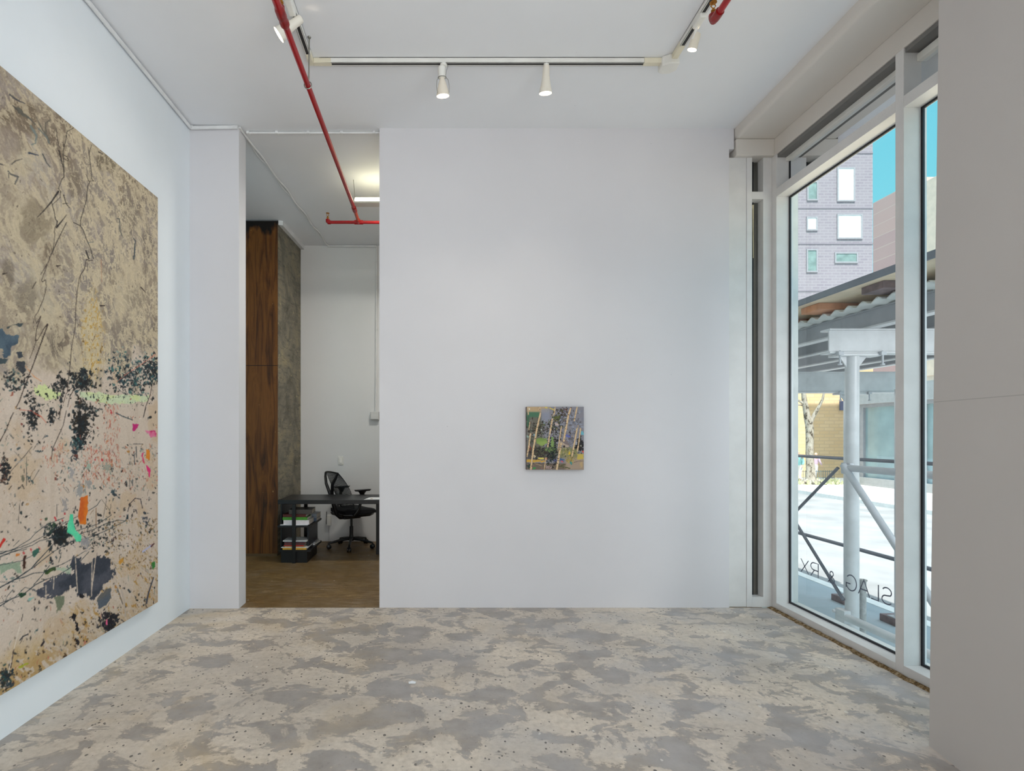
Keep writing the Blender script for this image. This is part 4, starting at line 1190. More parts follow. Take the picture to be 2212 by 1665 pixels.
# flared trumpet head
r, b, ax = spot_body('track_spotlight', (at(1180, 145, ytk).x, ytk, ZT0), tilt(14, 1), 'flared white trumpet spotlight, alone at the middle of the cross track', 0)
MB().lathe([(-.012, .016), (.006, .019), (.012, .019)], b, (0, 0, -1), 16).build('track_adapter', m_white, r, smooth=True)
MB().lathe([(0, .019), (.01, .0225), (.06, .0245), (.095, .029), (.13, .0355), (.155, .0405), (.165, .0425), (.172, .0425)], b + Vector((0, 0, -.006)), ax, 28, False).build('trumpet_shade', simple('warm_white_shade', (226, 219, 206), .4), r, smooth=True)
MB().lathe([(0, .040), (.002, .040)], b + Vector((0, 0, -.006)) + ax * .168, ax, 26).build('lens', m_lens, r)
spots.append((b + ax * .19, ax))
# cylinder head on the window side track
yb2 = 3.27
r, b, ax = spot_body('track_spotlight', (xtr, yb2, ZT0), Vector((-.22, .28, -1)), 'short cylinder spotlight on the window side track near red elbow', 0)
MB().box(xtr - .02, xtr + .02, yb2 - .085, yb2 + .02, ZT0 - .026, ZT0 + .004).build('track_adapter', m_white, r, .008)
MB().tube([b + Vector((0, .0, -.02)), b + Vector((-.006, .01, -.055)), b + Vector((-.016, .02, -.085))], .009, 8).build('arm', m_white, r, smooth=True)
c0 = b + Vector((.010, .02, -.045))
MB().lathe([(0, .018), (.006, .025), (.02, .0265), (.088, .0275), (.092, .0275)], c0, ax, 24, False).build('cylinder_shade', simple('warm_white_cylinder', (220, 212, 196), .4), r, smooth=True)
MB().lathe([(0, .0255), (.002, .0255)], c0 + ax * .088, ax, 24).build('lens', m_lens, r)
spots.append((c0 + ax * .105, ax))
# trumpet head aimed at the large painting
yb3 = 3.19
axd = Vector((-.80, -.02, -.60))
r, b, ax = spot_body('track_spotlight', (xtl, yb3, ZT0), axd, 'white trumpet spotlight aimed at the large painting, partly behind red pipe', 0)
MB().box(xtl - .02, xtl + .02, yb3 - .16, yb3 - .005, ZT0 - .03, ZT0 + .004).build('track_adapter', m_white, r, .008)
c0 = b + Vector((.045, .01, -.025))
MB().lathe([(-.004, .014), (0, .021), (.008, .0235), (.06, .0255), (.095, .030), (.13, .0365), (.155, .0415), (.168, .0435)], c0, ax, 28, False).build('trumpet_shade', simple('warm_white_shade_b', (226, 219, 206), .4), r, smooth=True)
MB().lathe([(0, .041), (.002, .041)], c0 + ax * .165, ax, 26).build('lens', m_lens, r)
spots.append((c0 + ax * .185, ax))

# ================================================================= conduits and cables
def conduit(name, pts, r, label, clips=(), cat='conduit', clip_dir=(0, 0, 1), mat=m_conduit):
    t = tag(empty(name, pts[0]), label, cat)
    MB().tube(pts, r, 10).build('tube', mat, t, smooth=True)
    for c in clips:
        MB().box(c[0] - .012, c[0] + .012, c[1] - .016, c[1] + .016, c[2] - .012, c[2] + .011).build('clip', mat, t, .003)
    return t
conduit('conduit', [(XL + .022, .2, ZC - .024), (XL + .022, 4.40, ZC - .024)], .013, 'thin white conduit along the top of the left wall', [(XL + .016, y, ZC - .016) for y in (2.4, 3.3, 4.2)])
t = conduit('conduit', [(XL + .022, 4.412, ZC - .02), (-1.675, 4.412, ZC - .014)], .015, 'white conduit across the top of the narrow pier', [(XL + .03, 4.414, ZC - .016), (-1.70, 4.414, ZC - .014)])
pts2 = []
rnd = random.Random(2)
conduit('conduit', [(-1.63, 4.50, ZC - .012), (xp0 - .004, 4.50, ZC - .012)], .0095, 'thin white conduit along the ceiling edge of the office opening', [(at(px, 283, 4.5).x, 4.50, ZC - .012) for px in (536, 598, 666, 738, 808)])
for k in (0, 1):
    pts = []
    for i in range(40):
        s = i / 39
        y = 4.42 + (7.17 - 4.42) * s
        x = -1.668 + (-1.512 + 1.668) * s + .010 * math.sin(9 * s * math.pi + k * math.pi) + .004 * math.sin(31 * s) + (.008 if k else -.008)
        pts.append((x, y, ZC - .012 - .006 * k * abs(math.sin(7 * s))))
    t = tag(empty('ceiling_cable', pts[0]), ['white cable on the office ceiling, nearer the wood pillar strand of two', 'white cable on the office ceiling, nearer the red pipe strand of two'][k], 'cable')
    MB().tube(pts, .0085, 8).build('sheath', m_conduit, t, smooth=True)
ZW = ZC - .02
t = conduit('conduit', [(-1.52, 7.196, ZC - .016), (at(813.5, 524, 7.19).x, 7.196, ZC - .016)], .013, 'white conduit along the top of the office end wall')
xv = at(813.5, 700, 7.2).x
t = conduit('conduit', [(xv, 7.20, ZC - .03), (xv - .012, 7.20, at(810, 890, 7.2).z)], .011, 'vertical white conduit down the office end wall', [(xv - .004, 7.206, at(812, 710, 7.2).z)])
jb = at(810, 898, 7.2)
t = tag(empty('junction_box', jb), 'small grey junction box at the foot of the vertical conduit', 'junction box')
m_jb = simple('grey_box_plastic', (206, 206, 204), .5)
MB().box(jb.x - .058, jb.x + .058, 7.150, 7.218, jb.z - .055, jb.z + .055).build('box', m_jb, t, .006)
MB().box(jb.x - .05, jb.x + .05, 7.144, 7.149, jb.z - .047, jb.z + .047).build('cover', m_jb, t, .003)
# wall switch
sw = at(735.8, 994.5, 7.2)
t = tag(empty('light_switch', (sw.x, 7.219, sw.z)), 'white rocker light switch on office wall above the chair', 'switch')
MB().box(sw.x - .036, sw.x + .036, 7.208, 7.219, sw.z - .058, sw.z + .058).build('plate', m_white, t, .004)
MB().box(sw.x - .016, sw.x + .016, 7.200, 7.2085, sw.z - .034, sw.z + .034).build('rocker', simple('rocker_white', (236, 234, 228), .3), t, .003)
# floor-level raceway
rc = at(711, 1123, 7.2)
t = tag(empty('cable_raceway', (rc.x, 7.21, 0)), 'white cable raceway low on office wall behind the chair', 'raceway')
MB().box(rc.x - .028, rc.x + .028, 7.165, 7.219, rc.z - .07, rc.z + .07).build('socket_box', m_white, t, .004)
MB().tube([(rc.x + .004, 7.205, rc.z - .07), (rc.x + .004, 7.205, .004)], .009, 8).build('duct', m_conduit, t, smooth=True)
MB().tube([(rc.x - .026, 7.16, rc.z + .12), (rc.x - .027, 7.155, rc.z - .05)], .004, 6).build('cord', m_blackm, t, smooth=True)
# suspended tube lamp in the office
yl = 5.35
lp = at(766, 440, yl)
t = tag(empty('pendant_lamp', (lp.x, yl, lp.z)), 'hanging linear office lamp with a glowing upper tube', 'lamp')
MB().box(lp.x, lp.x + 1.2, yl - .05, yl + .05, lp.z - .012, lp.z + .006).build('tray', simple('lamp_tray', (206, 206, 196), .4), t, .004)
MB().box(lp.x + .004, lp.x + 1.19, yl - .040, yl + .040, lp.z + .006, lp.z + .052).build('diffuser', m_tubel, t, .014)
MB().tube([(lp.x - .012, yl, ZC - .001), (lp.x + .010, yl, lp.z)], .003, 6).build('hanging_rod', m_steel, t)
MB().tube([(lp.x + 1.15, yl, ZC - .001), (lp.x + 1.15, yl, lp.z)], .003, 6).build('hanging_rod', m_steel, t)
# ================================================================= office furniture
yf, yb, zd = 5.98, 6.55, .712
xd0 = at(600, 1080, yf).x
d = tag(empty('desk', (-1.2, 6.26, 0)), 'long black desk standing in the office', 'desk')
MB().box(xd0, .10, yf, yb, zd - .046, zd).build('desktop', m_black, d, .003)
def leg(x, y, z1=zd - .046, w=.024):
    return MB().box(x - w, x + w, y - w, y + w, 0, z1)
leg(-.745, 6.46, w=.026).build('leg', m_blackm, d)
leg(.06, 6.02).build('leg', m_blackm, d)
leg(.06, 6.50).build('leg', m_blackm, d)
s = tag(empty('shelf_unit', (-1.64, 6.26, 0)), 'low black open shelf unit under the end of the desk', 'shelf')
for x, y in ((-1.642, 6.0), (-1.635, 6.50), (-1.80, 6.52)):
    MB().box(x - .019, x + .019, y - .016, y + .016, .0, zd - .047).build('post', m_blackm, s)
xs0, xs1 = -1.825, -1.452
zs1, zs2 = .425, .150
MB().box(xs0, xs1, 5.985, 6.54, zs1 - .022, zs1).build('shelf_board', m_black, s, .002)
MB().box(xs0 + .02, xs1, 5.985, 6.54, zs2 - .022, zs2).build('shelf_board', m_black, s, .002)
MB().box(xs0 + .03, -1.50, 6.02, 6.50, .0, zs2 - .024).build('plinth', m_blackm, s)
MB().box(-1.51, -1.492, 6.06, 6.50, zs2 + .001, zs1 - .024).build('side_panel', simple('blue_black_panel', (26, 30, 38), .35), s)
MB().box(xs0 + .02, xs0 + .034, 6.03, 6.50, .16, zd - .05).build('side_panel', m_blackm, s)

def book(x0, x1, y0, y1, z0, th, cover, label, cat='book', group=None, rz=0.0, pages=(214, 208, 196), soft=False):
    """book or magazine lying flat: cover boards, spine towards the room and a page block"""
    cx, cy = (x0 + x1) / 2, (y0 + y1) / 2
    w, dp = (x1 - x0) / 2, (y1 - y0) / 2
    t = tag(empty('magazine' if soft else 'book', (cx, cy, z0), rz), label, 'magazine' if soft else cat, group)
    cm = simple('cover_' + '%d_%d_%d' % cover, cover, .4, var=.12, scale=20)
    e = .0012 if soft else .0022
    mb = MB().box(-w, w, -dp, dp, 0, e).box(-w, w, -dp, dp, th - e, th).box(-w, w, -dp, -dp + e * 1.2, e, th - e)
    mb.build('cover', cm, t, local=True)
    MB().box(-w + .003, w - .003, -dp + e * 1.3, dp - .003, e * 1.02, th - e * 1.02).build('page_block', simple('pages_%d' % int(z0 * 1e4 + th * 1e5), pages, .9), t, local=True)
    return t
g1, g2 = 'books on the upper shelf', 'magazines on the lower shelf'
z = zs1 + .0004
book(-1.80, -1.49, 6.00, 6.26, z, .006, (222, 222, 224), 'thin white magazine at the very bottom of the upper shelf pile', group=g1, soft=True)
z += .0064
book(-1.765, -1.475, 6.01, 6.24, z, .050, (226, 218, 220), 'thick white book under the green one, upper shelf', group=g1)
z += .0504
book(-1.775, -1.495, 6.01, 6.23, z, .032, (70, 140, 40), 'green book lying on the thick white book', group=g1)
z += .0324
book(-1.775, -1.515, 6.02, 6.24, z, .030, (86, 26, 20), 'dark red book on top of the green one', group=g1)
z += .0304
book(-1.72, -1.46, 6.05, 6.28, z, .050, (74, 66, 60), 'brown grey book topmost on the upper shelf', group=g1, rz=.06)
z = zs1 + .0004
for k, (c, lb, th) in enumerate([((96, 112, 132), 'blue grey book lying behind the white one on the upper shelf', .034), ((140, 148, 158), 'pale grey book topmost of the rear pile on the upper shelf', .05)]):
    book(-1.68 + .02 * k, -1.455 + .0 * k, 6.30, 6.50, z, th, c, lb, group=g1, rz=-.03)
    z += th + .0004
mug = tag(empty('green_holder', (-1.73, 5.998, zs1)), 'small dark green object before the thick white book', 'trinket')
z = zs2 + .0004
for k, (c, th, x0, x1, lb) in enumerate([((212, 162, 60), .020, -1.77, -1.50, 'yellow magazine lowest in the lower shelf pile'), ((226, 224, 220), .006, -1.79, -1.485, 'thin white magazine just above the yellow one'),
        ((196, 168, 120), .012, -1.755, -1.53, 'tan magazine above the thin white one'), ((168, 40, 34), .014, -1.755, -1.53, 'red magazine in the middle of the lower pile'), ((70, 62, 62), .012, -1.752, -1.52, 'dark grey magazine above the red one'),
        ((120, 40, 40), .013, -1.756, -1.525, 'maroon magazine above the dark grey one'), ((60, 64, 72), .011, -1.75, -1.52, 'slate magazine beneath the white topmost one'), ((208, 206, 204), .012, -1.77, -1.50, 'pale magazine topmost on the lower shelf pile')]):
    book(x0, x1, 6.0 + .004 * (k % 3), 6.22 + .006 * (k % 2), z, th, c, lb, group=g2, rz=.03 * ((k * 7) % 3 - 1), soft=True)
    z += th + .0004
z = zs2 + .0004
book(-1.70, -1.46, 6.27, 6.49, z, .016, (226, 226, 224), 'white magazine lying behind the lower pile', group=g2, rz=-.1, soft=True)
book(-1.71, -1.47, 6.28, 6.49, z + .0164, .014, (150, 150, 152), 'grey magazine on top of the white one behind the lower pile', group=g2, rz=.06, soft=True)
bpy.data.objects.remove(mug)
# loose coil of black cable on the rear of the upper pile
pts = [(-1.63 + .055 * math.cos(t) + .01 * math.sin(3 * t), 6.40 + .05 * math.sin(t), zs1 + .0985 + .006 * t / 6 + .02 * (1 + math.sin(2 * t)) * (t > 3)) for t in np.linspace(0, 9.5, 46)]
t = tag(MB().tube(pts, .0045, 6).build('cable_coil', m_blackm, None, smooth=True), 'loose coil of black cable under the desktop', 'cable')
# papers on desk
pp = at(812, 1078, 6.07)
t = tag(empty('paper_sheet', (-.72, 6.13, zd)), 'white papers on the black desk beside the partition edge', 'paper')
for k in range(3):
    x = -.86 + .012 * k
    MB().prism([(x, 6.01 + .01 * k), (x + .30, 6.02), (x + .32, 6.22), (x + .035, 6.215)], zd + .0006 + k * .0012, zd + .0014 + k * .0012).build('sheet', m_paper, t)
MB().box(-.79, -.765, 6.05, 6.09, zd + .0041, zd + .0046).build('printed_mark', simple('tan_print', (176, 150, 110), .8), t)
# fleck of paper on the gallery floor
q = at(890, 1475, F * H / (1475 - CY))
t = MB().add([(q.x - .018, q.y - .012, .0015), (q.x + .02, q.y - .016, .004), (q.x + .024, q.y + .012, .002), (q.x, q.y + .018, .006), (q.x - .022, q.y + .012, .0015)], [(0, 1, 3), (1, 2, 3), (0, 3, 4)]).build('paper_scrap', m_paper)
tag(t, 'tiny white paper scrap on the gallery floor', 'scrap')

# ---- office chair (faces right and slightly away)
ch = tag(empty('office_chair', (-1.135, 6.84, 0), math.radians(38)), 'black mesh-back office chair on castors behind the desk', 'chair')
# local frame: +x is where the sitter looks, +y the sitter's left
def lb(mb, name, mat, **k):
    return mb.build(name, mat, ch, local=True, **k)
hub = MB().lathe([(.085, .030), (.10, .036), (.125, .034), (.14, .028), (.16, .026)], (0, 0, 0), (0, 0, 1), 20)
lb(hub, 'hub', m_plast, smooth=True)
lb(MB().lathe([(.14, .024), (.27, .024), (.272, .015), (.395, .015)], (0, 0, 0), (0, 0, 1), 18), 'gas_column', m_plast, smooth=True)
for k in range(5):
    a = math.radians(20 + 72 * k)
    dx, dy = math.cos(a), math.sin(a)
    pts = [(dx * .025, dy * .025, .115), (dx * .12, dy * .12, .105), (dx * .24, dy * .24, .082), (dx * .283, dy * .283, .074), (dx * .292, dy * .292, .060)]
    o = lb(MB().tube(pts, [.020, .018, .014, .013, .011], 10), 'base_leg', m_plast, smooth=True)
    cz = .029
    mb = MB()
    px, py = -dy, dx
    cxx, cyy = dx * .288 - px * .0, dy * .288
    for sgn in (-1, 1):
        b0 = Vector((cxx, cyy, cz)) + Vector((px, py, 0)) * sgn * .006
        mb.lathe([(0, .022), (.003, .029), (.014, .029), (.018, .024)], b0, (px * sgn, py * sgn, 0), 16)
    mb.tube([(dx * .292, dy * .292, .066), (dx * .290, dy * .290, .03)], .007, 8)
    c = MB()
    c.v, c.f = mb.v, mb.f
    me = c.build('castor', m_plast, o, local=True, smooth=True)
# seat: rounded cushion with waterfall front, over a shallow pan
def cushion(rx0, rx1, ry, z0, z1, nx=14, ny=12, crown=.012, front=.03):
    vs, fs = [], []
    for i in range(nx + 1):
        u = i / nx
        for j in range(ny + 1):
            v = j / ny * 2 - 1
            x = rx0 + (rx1 - rx0) * u
            wid = ry * (1 - .18 * (1 - u) ** 2) * (1 - .30 * max(0, (u - .72) / .28) ** 2.4)
            rim = 1 - max(abs(v), abs(u * 2 - 1)) ** 8
            z = z1 + crown * (v * v) - front * max(0, (u - .7) / .3) ** 2 - (1 - rim) * .022
            vs.append((x, wid * v, z))
    n = len(vs)
    for i in range(nx + 1):
        for j in range(ny + 1):
            p = vs[i * (ny + 1) + j]
            vs.append((p[0], p[1], z0 + (p[2] - z1) * .5))
    for i in range(nx):
        for j in range(ny):
            a = i * (ny + 1) + j
            q = (a, a + 1, a + ny + 2, a + ny + 1)
            fs += [q, tuple(k + n for k in q[::-1])]
    def edge(lst):
        for a, b in zip(lst, lst[1:]):
            fs.append((a, b, b + n, a + n))
    edge([j for j in range(ny + 1)])
    edge([nx * (ny + 1) + j for j in range(ny + 1)][::-1])
    edge([i * (ny + 1) for i in range(nx + 1)][::-1])
    edge([i * (ny + 1) + ny for i in range(nx + 1)])
    return MB().add(vs, fs)
lb(cushion(-.19, .27, .245, .462, .512), 'seat', m_seatf, smooth=True)
lb(MB().prism([(-.20, -.16), (-.10, -.225), (.14, -.235), (.23, -.16), (.25, 0), (.23, .16), (.14, .235), (-.10, .225), (-.20, .16)], .415, .455,
              [(-.22, -.17), (-.10, -.24), (.16, -.245), (.25, -.17), (.265, 0), (.25, .17), (.16, .245), (-.10, .24), (-.22, .17)]), 'seat_pan', m_plast, bevel=.012)
lb(MB().prism([(-.14, -.07), (.10, -.08), (.10, .08), (-.14, .07)], .375, .418), 'tilt_mechanism', m_plast, bevel=.015)
# back: Y-shaped tower
def bpt(u, v, off=0.0):
    """point on the back sheet; u across -1..1, v up 0..1"""
    z = .50 + .47 * v
    x = -.105 - .07 * v - .12 * v * v + .045 * u * u * (1 - .5 * v) - off
    w = .185 + .075 * math.sin(math.pi * min(1, v * 1.0) * .62) - .085 * v ** 3
    return (x, u * w, z - .012 * u * u * v + .01 * v)
mb = MB()
mb.tube([(-.05, 0, .395), (-.16, 0, .40), (-.215, 0, .45), (-.245, 0, .55), (-.27, 0, .64)], [.028, .028, .027, .027, .026], 10)
lb(mb, 'back_post', m_plast, smooth=True)
for sgn in (-1, 1):
    p1 = Vector(bpt(sgn * .92, .985, .012))
    lb(MB().tube([(-.266, 0, .62), (-.290, sgn * .035, .72), (-.312, sgn * .085, .83), tuple(p1 + Vector((-.012, -sgn * .02, -.05))), tuple(p1)], [.025, .022, .019, .017, .014], 8), 'back_arm', m_plast, smooth=True)
lb(MB().tube([bpt(u, 1.0, .004) for u in np.linspace(-1, 1, 13)], .011, 8), 'top_rail', m_plast, smooth=True)
lb(MB().tube([bpt(u, .0, .004) for u in np.linspace(-1, 1, 13)], .009, 8), 'lower_rail', m_plast, smooth=True)
# mesh sheet as a lattice of thin bands
nu, nv = 32, 42
mb = MB()
def band(p, q, n_, w):
    p, q = Vector(p), Vector(q)
    d = (q - p)
    sd = d.cross(Vector((1, 0, 0))).normalized() * w
    return [p + sd, p - sd, q - sd, q + sd]
for i in range(nu + 1):
    u = -1 + 2 * i / nu
    pr = [bpt(u, k / 14) for k in range(15)]
    for a, b in zip(pr, pr[1:]):
        mb.add(band(a, b, None, .0032 if 0 < i < nu else .007), [(0, 1, 2, 3)])
for k in range(1, nv):
    pr = [bpt(u, k / nv) for u in np.linspace(-1, 1, 9)]
    for a, b in zip(pr, pr[1:]):
        mb.add(band(a, b, None, .0030), [(0, 1, 2, 3)])
lb(mb, 'back_mesh', simple('blue_black_mesh', (24, 30, 36), .6))
# arms
for sgn in (-1, 1):
    mb = MB().tube([(-.09, sgn * .12, .43), (-.09, sgn * .25, .45), (-.06, sgn * .275, .50), (-.02, sgn * .275, .60), (.0, sgn * .275, .735)], [.018, .018, .018, .018, .02], 8)
    lb(mb, 'armrest_post', m_plast, smooth=True)
    pad = MB().prism([(-.075, sgn * .275 - .028), (.09, sgn * .275 - .032), (.115, sgn * .275), (.09, sgn * .275 + .032), (-.075, sgn * .275 + .028), (-.095, sgn * .275)], .744, .764,
                     [(-.095, sgn * .275 - .036), (.11, sgn * .275 - .040), (.135, sgn * .275), (.11, sgn * .275 + .040), (-.095, sgn * .275 + .036), (-.115, sgn * .275)])
    lb(pad, 'armrest_pad', m_plast, bevel=.006)
    lb(MB().lathe([(.69, .022), (.725, .038), (.744, .055)], (0, sgn * .275, 0), (0, 0, 1), 14), 'armrest_flare', m_plast, smooth=True)

# ================================================================= street outside
ZG = H - 2.2          # pavement level outside
ZR = ZG - .13         # roadway
XC0, XC1 = 5.76, 14.2
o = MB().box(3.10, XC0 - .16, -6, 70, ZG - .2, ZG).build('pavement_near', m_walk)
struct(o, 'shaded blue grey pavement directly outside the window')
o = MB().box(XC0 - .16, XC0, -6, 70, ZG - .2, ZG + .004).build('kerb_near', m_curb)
struct(o, 'sunlit white kerb along the near pavement')
o = MB().box(XC0, XC1, -6, 70, ZR - .2, ZR).build('road', m_asph)
struct(o, 'sun bleached pale roadway')
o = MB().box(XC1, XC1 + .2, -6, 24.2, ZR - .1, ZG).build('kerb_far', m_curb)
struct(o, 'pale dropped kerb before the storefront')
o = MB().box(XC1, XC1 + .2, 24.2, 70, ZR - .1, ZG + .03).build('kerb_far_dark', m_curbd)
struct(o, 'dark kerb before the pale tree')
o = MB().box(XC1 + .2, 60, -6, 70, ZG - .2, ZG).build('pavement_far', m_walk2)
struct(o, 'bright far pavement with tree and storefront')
# our own building: lower facade and unseen roof block added for its shadow
o = MB().box(2.95, 3.10, -6, 4.60, ZG - .2, -.001).build('wall_facade_base', m_stone)
struct(o, 'stone base of the facade below the window')
o = MB().box(2.72, 3.10, 4.605, 30, ZG - .2, 5.0).build('wall_facade_side', m_stone)
struct(o, 'own facade continuing past the window')
o = MB().box(-6, 3.10, -6, 30, ZC + .21, 5.0).build('wall_parapet', m_stone)
struct(o, 'unseen roof block added above the gallery to shade the pavement')

# ---- buildings
def window_part(parent, wall, px0, px1, py0, py1, y, mat, fm=m_wframe):
    a, b = at(px0, py0, y), at(px1, py1, y)
    w = .16
    mb = MB()
    mb.box(a.x - w, a.x, y - .06, y + .12, b.z - w, a.z + w).box(b.x, b.x + w, y - .06, y + .12, b.z - w, a.z + w)
    mb.box(a.x, b.x, y - .06, y + .12, a.z, a.z + w).box(a.x, b.x, y - .06, y + .12, b.z - w, b.z)
    f = mb.build('window_frame', fm, parent)
    MB().box(a.x, b.x, y - .01, y + .02, b.z, a.z).build('pane', mat, f)
YG_ = 60.0
bg = tag(empty('apartment_tower', (42, YG_, ZG)), 'tall pale grey brick tower with punched bright windows', 'building')
xa, xb = at(1500, 500, YG_).x, at(1886, 500, YG_).x
MB().box(xa, xb, YG_ + .05, YG_ + 14, ZG, 46).build('wall', m_brick_gray, bg)
for (p0, p1, q0, q1, m) in [(1811, 1844, 364, 432, m_winw), (1811, 1860, 465, 513, m_winw), (1806, 1850, 548, 565, m_wint), (1746, 1764, 394, 430, m_wint), (1745, 1763, 471, 495, m_winw), (1745, 1763, 541, 585, m_wint),
                            (1811, 1844, 255, 318, m_wint), (1811, 1860, 150, 200, m_wint), (1727, 1758, 290, 365 - 22, m_winb), (1745, 1763, 215, 240, m_wint)]:
    window_part(bg, None, p0, p1, q0, q1, YG_, m)
for py in (415 + 34, 628, 520 + 6, 330):
    zc = at(1800, py, YG_).z
    MB().box(xa, xb, YG_ + .0, YG_ + .06, zc - .07, zc + .07).build('string_course', simple('course_%d' % py, (134, 126, 134), .9), bg)
br = tag(empty('brick_building', (20, 19, ZG)), 'red brown and beige brick building with a glazed storefront across the street', 'building')
XF = 18.4
yE = XF * F / (1886 - CX)
ztop = H + 512 / F * (XF * F / (1910 - CX))
yS = 20.3
MB().box(XF, XF + 8, yS, yE, H - 58 / F * 20 + 2.4, ztop).build('upper_wall', m_brick_red, br)
MB().box(XF - .02, XF + 8, 8, yS, H + 2.2, ztop - .25).build('beige_wall', m_beige, br)
MB().box(XF - .03, XF + .0, 17.3, 18.7, 6.2, 9.4).build('upper_window', m_wint, br)
zs0, zs1_ = H - 105 / F * 22.5, H + 62 / F * 23.0
# storefront: glazing between stone base, jamb and fascia
yj = XF * F / (1853 - CX)
MB().box(XF - .06, XF + 8, 8, yj + .30, ZG, ZG + .10 + (1046 - 1046)).build('stone_plinth', m_stone_far, br)
zgl0 = at(1900, 1034, XF * F / (1900 - CX)).z
zgl1 = at(1900, 878, XF * F / (1900 - CX)).z
MB().box(XF - .05, XF + .2, 8, yj, ZG + .10, zgl0).build('stone_base', m_stone_far, br)
sf = MB().box(XF + .10, XF + .14, 8, yj - .25, zgl0, zgl1).build('storefront_pane', m_shop, br)
mb = MB().box(XF, XF + .16, yj - .30, yj - .12, zgl0, zgl1).box(XF - .02, XF + .16, 8, yj, zgl1, zgl1 + .14)
mb.box(XF, XF + .16, 20.2, 20.32, zgl0, zgl1).box(XF, XF + .16, 17.4, 17.52, zgl0, zgl1)
mb.build('storefront_frame', m_wframe, br)
MB().box(XF + .095, XF + .10, 8, yj - .9, zgl0, zgl0 + .95).build('lower_display', simple('grey_display', (140, 158, 164), .3, var=.12, scale=2), br)
MB().box(XF - .12, XF + .2, 8, yj + .31, zgl1 + .142, zgl1 + .85).build('fascia', m_stone_far, br)
MB().box(XF, XF + .3, yj + .002, yj + .30, ZG + .10, zgl1 + .14).build('stone_jamb', m_stone_far, br)
MB().box(XF + .01, XF + 8, 8, yE, zgl1 + .852, H + 2.4).build('lower_wall', m_beige, br)
by = tag(empty('yellow_building', (19, 27, ZG)), 'yellow brick wall behind the pale tree', 'building')
MB().box(14.9, 25, 27, 33, ZG, 7.0).build('wall', m_brick_yel, by)
a, b = at(1816, 866, 26.9), at(1830, 886, 26.9)
MB().box(a.x, b.x, 26.9, 26.99, b.z, a.z).build('wall_sign', simple('dark_blue_sign', (92, 98, 128), .6), by)

# ---- tree
YT = 23.6
def tp(x, y, dy=0.0):
    return at(1700 + x / 5.947, 830 + y / 5.947, YT + dy)
tr = tag(empty('street_tree', tp(305, 1290)), 'bare pale-barked street tree on the far pavement', 'tree')
b0 = tp(305, 1290)
b0.z = ZG
trunk = [b0 + Vector((.02, 0, -.02)), tp(305, 1210), tp(300, 1080), tp(290, 900), tp(292, 700), tp(288, 540), tp(262, 430), tp(240, 300), tp(222, 200), tp(212, 100), tp(205, -60), tp(220, -260), tp(230, -420)]
MB().tube(trunk, [.34, .20, .165, .15, .15, .155, .135, .115, .10, .085, .075, .05, .02], 14).build('trunk', m_bark, tr, smooth=True)
def limb(pts, rr, nm='branch'):
    MB().tube(pts, rr, 8).build(nm, m_bark, tr, smooth=True)
limb([tp(300, 500), tp(330, 430), tp(375, 350, -.1), tp(420, 270, -.1), tp(455, 200, -.2), tp(475, 110, -.2), tp(520, -60, -.3), tp(560, -260, -.4)], [.09, .085, .075, .06, .05, .042, .03, .012])
limb([tp(225, 250), tp(190, 235), tp(140, 200, .1), tp(85, 150, .1), tp(20, 60, .2), tp(-60, -120, .3)], [.06, .055, .048, .04, .03, .01])
limb([tp(232, 280), tp(190, 268), tp(140, 262, -.1), tp(90, 232, -.1), tp(20, 210, -.2)], [.04, .036, .03, .024, .01])
limb([tp(212, 60), tp(260, -60, .1), tp(330, -220, .2), tp(360, -380, .2)], [.05, .04, .025, .01])
for k in range(6):
    a = k * 1.05 + .3
    limb([tp(305, 1225) + Vector((math.cos(a) * .12, math.sin(a) * .12, 0)), Vector((b0.x + math.cos(a) * .30, b0.y + math.sin(a) * .28, ZG + .10)), Vector((b0.x + math.cos(a) * .62, b0.y + math.sin(a) * .5, ZG - .01))], [.09, .08, .03], 'root')
# planting around the foot (nobody could count it)
rnd = random.Random(8)
mb = MB()
for k in range(420):
    x, y = b0.x + rnd.uniform(-1.1, 1.75), b0.y + rnd.uniform(-.5, 1.2)
    if math.hypot(x - b0.x, y - b0.y) < .35:
        continue
    h, a = rnd.uniform(.05, .24), rnd.uniform(0, 6.28)
    dx, dy = math.cos(a) * .03, math.sin(a) * .03
    mb.add([(x - dx, y - dy, ZG), (x + dx, y + dy, ZG), (x + dx * 2 + rnd.uniform(-.06, .06), y + dy * 2, ZG + h * .6), (x + rnd.uniform(-.08, .08), y, ZG + h)], [(0, 1, 2, 3)])
o = mb.build('undergrowth', simple('dry_green', (176, 178, 140), .9, var=.3, scale=9))
tag(o, 'dry low plants around the foot of the pale tree', 'plants', kind='stuff')
# low tree-pit fence
fe = tag(empty('tree_pit_fence', (17.5, 25.6, ZG)), 'low dark iron fence behind the pale tree', 'fence')
x0, x1, yf_ = 14.75, 19.0, 25.65
MB().box(x0, x1, yf_ - .012, yf_ + .012, ZG + .40, ZG + .425).build('rail', m_wint if False else simple('iron_grey', (104, 116, 116), .6), fe)
MB().box(x0, x1, yf_ - .012, yf_ + .012, ZG + .10, ZG + .125).build('rail', simple('iron_grey_b', (104, 116, 116), .6), fe)
mb = MB()
n = 40
for i in range(n + 1):
    x = x0 + (x1 - x0) * i / n
    mb.box(x - .009, x + .009, yf_ - .009, yf_ + .009, ZG, ZG + .47)
mb.build('pickets', simple('iron_grey_c', (110, 120, 120), .6), fe)['kind'] = 'stuff'

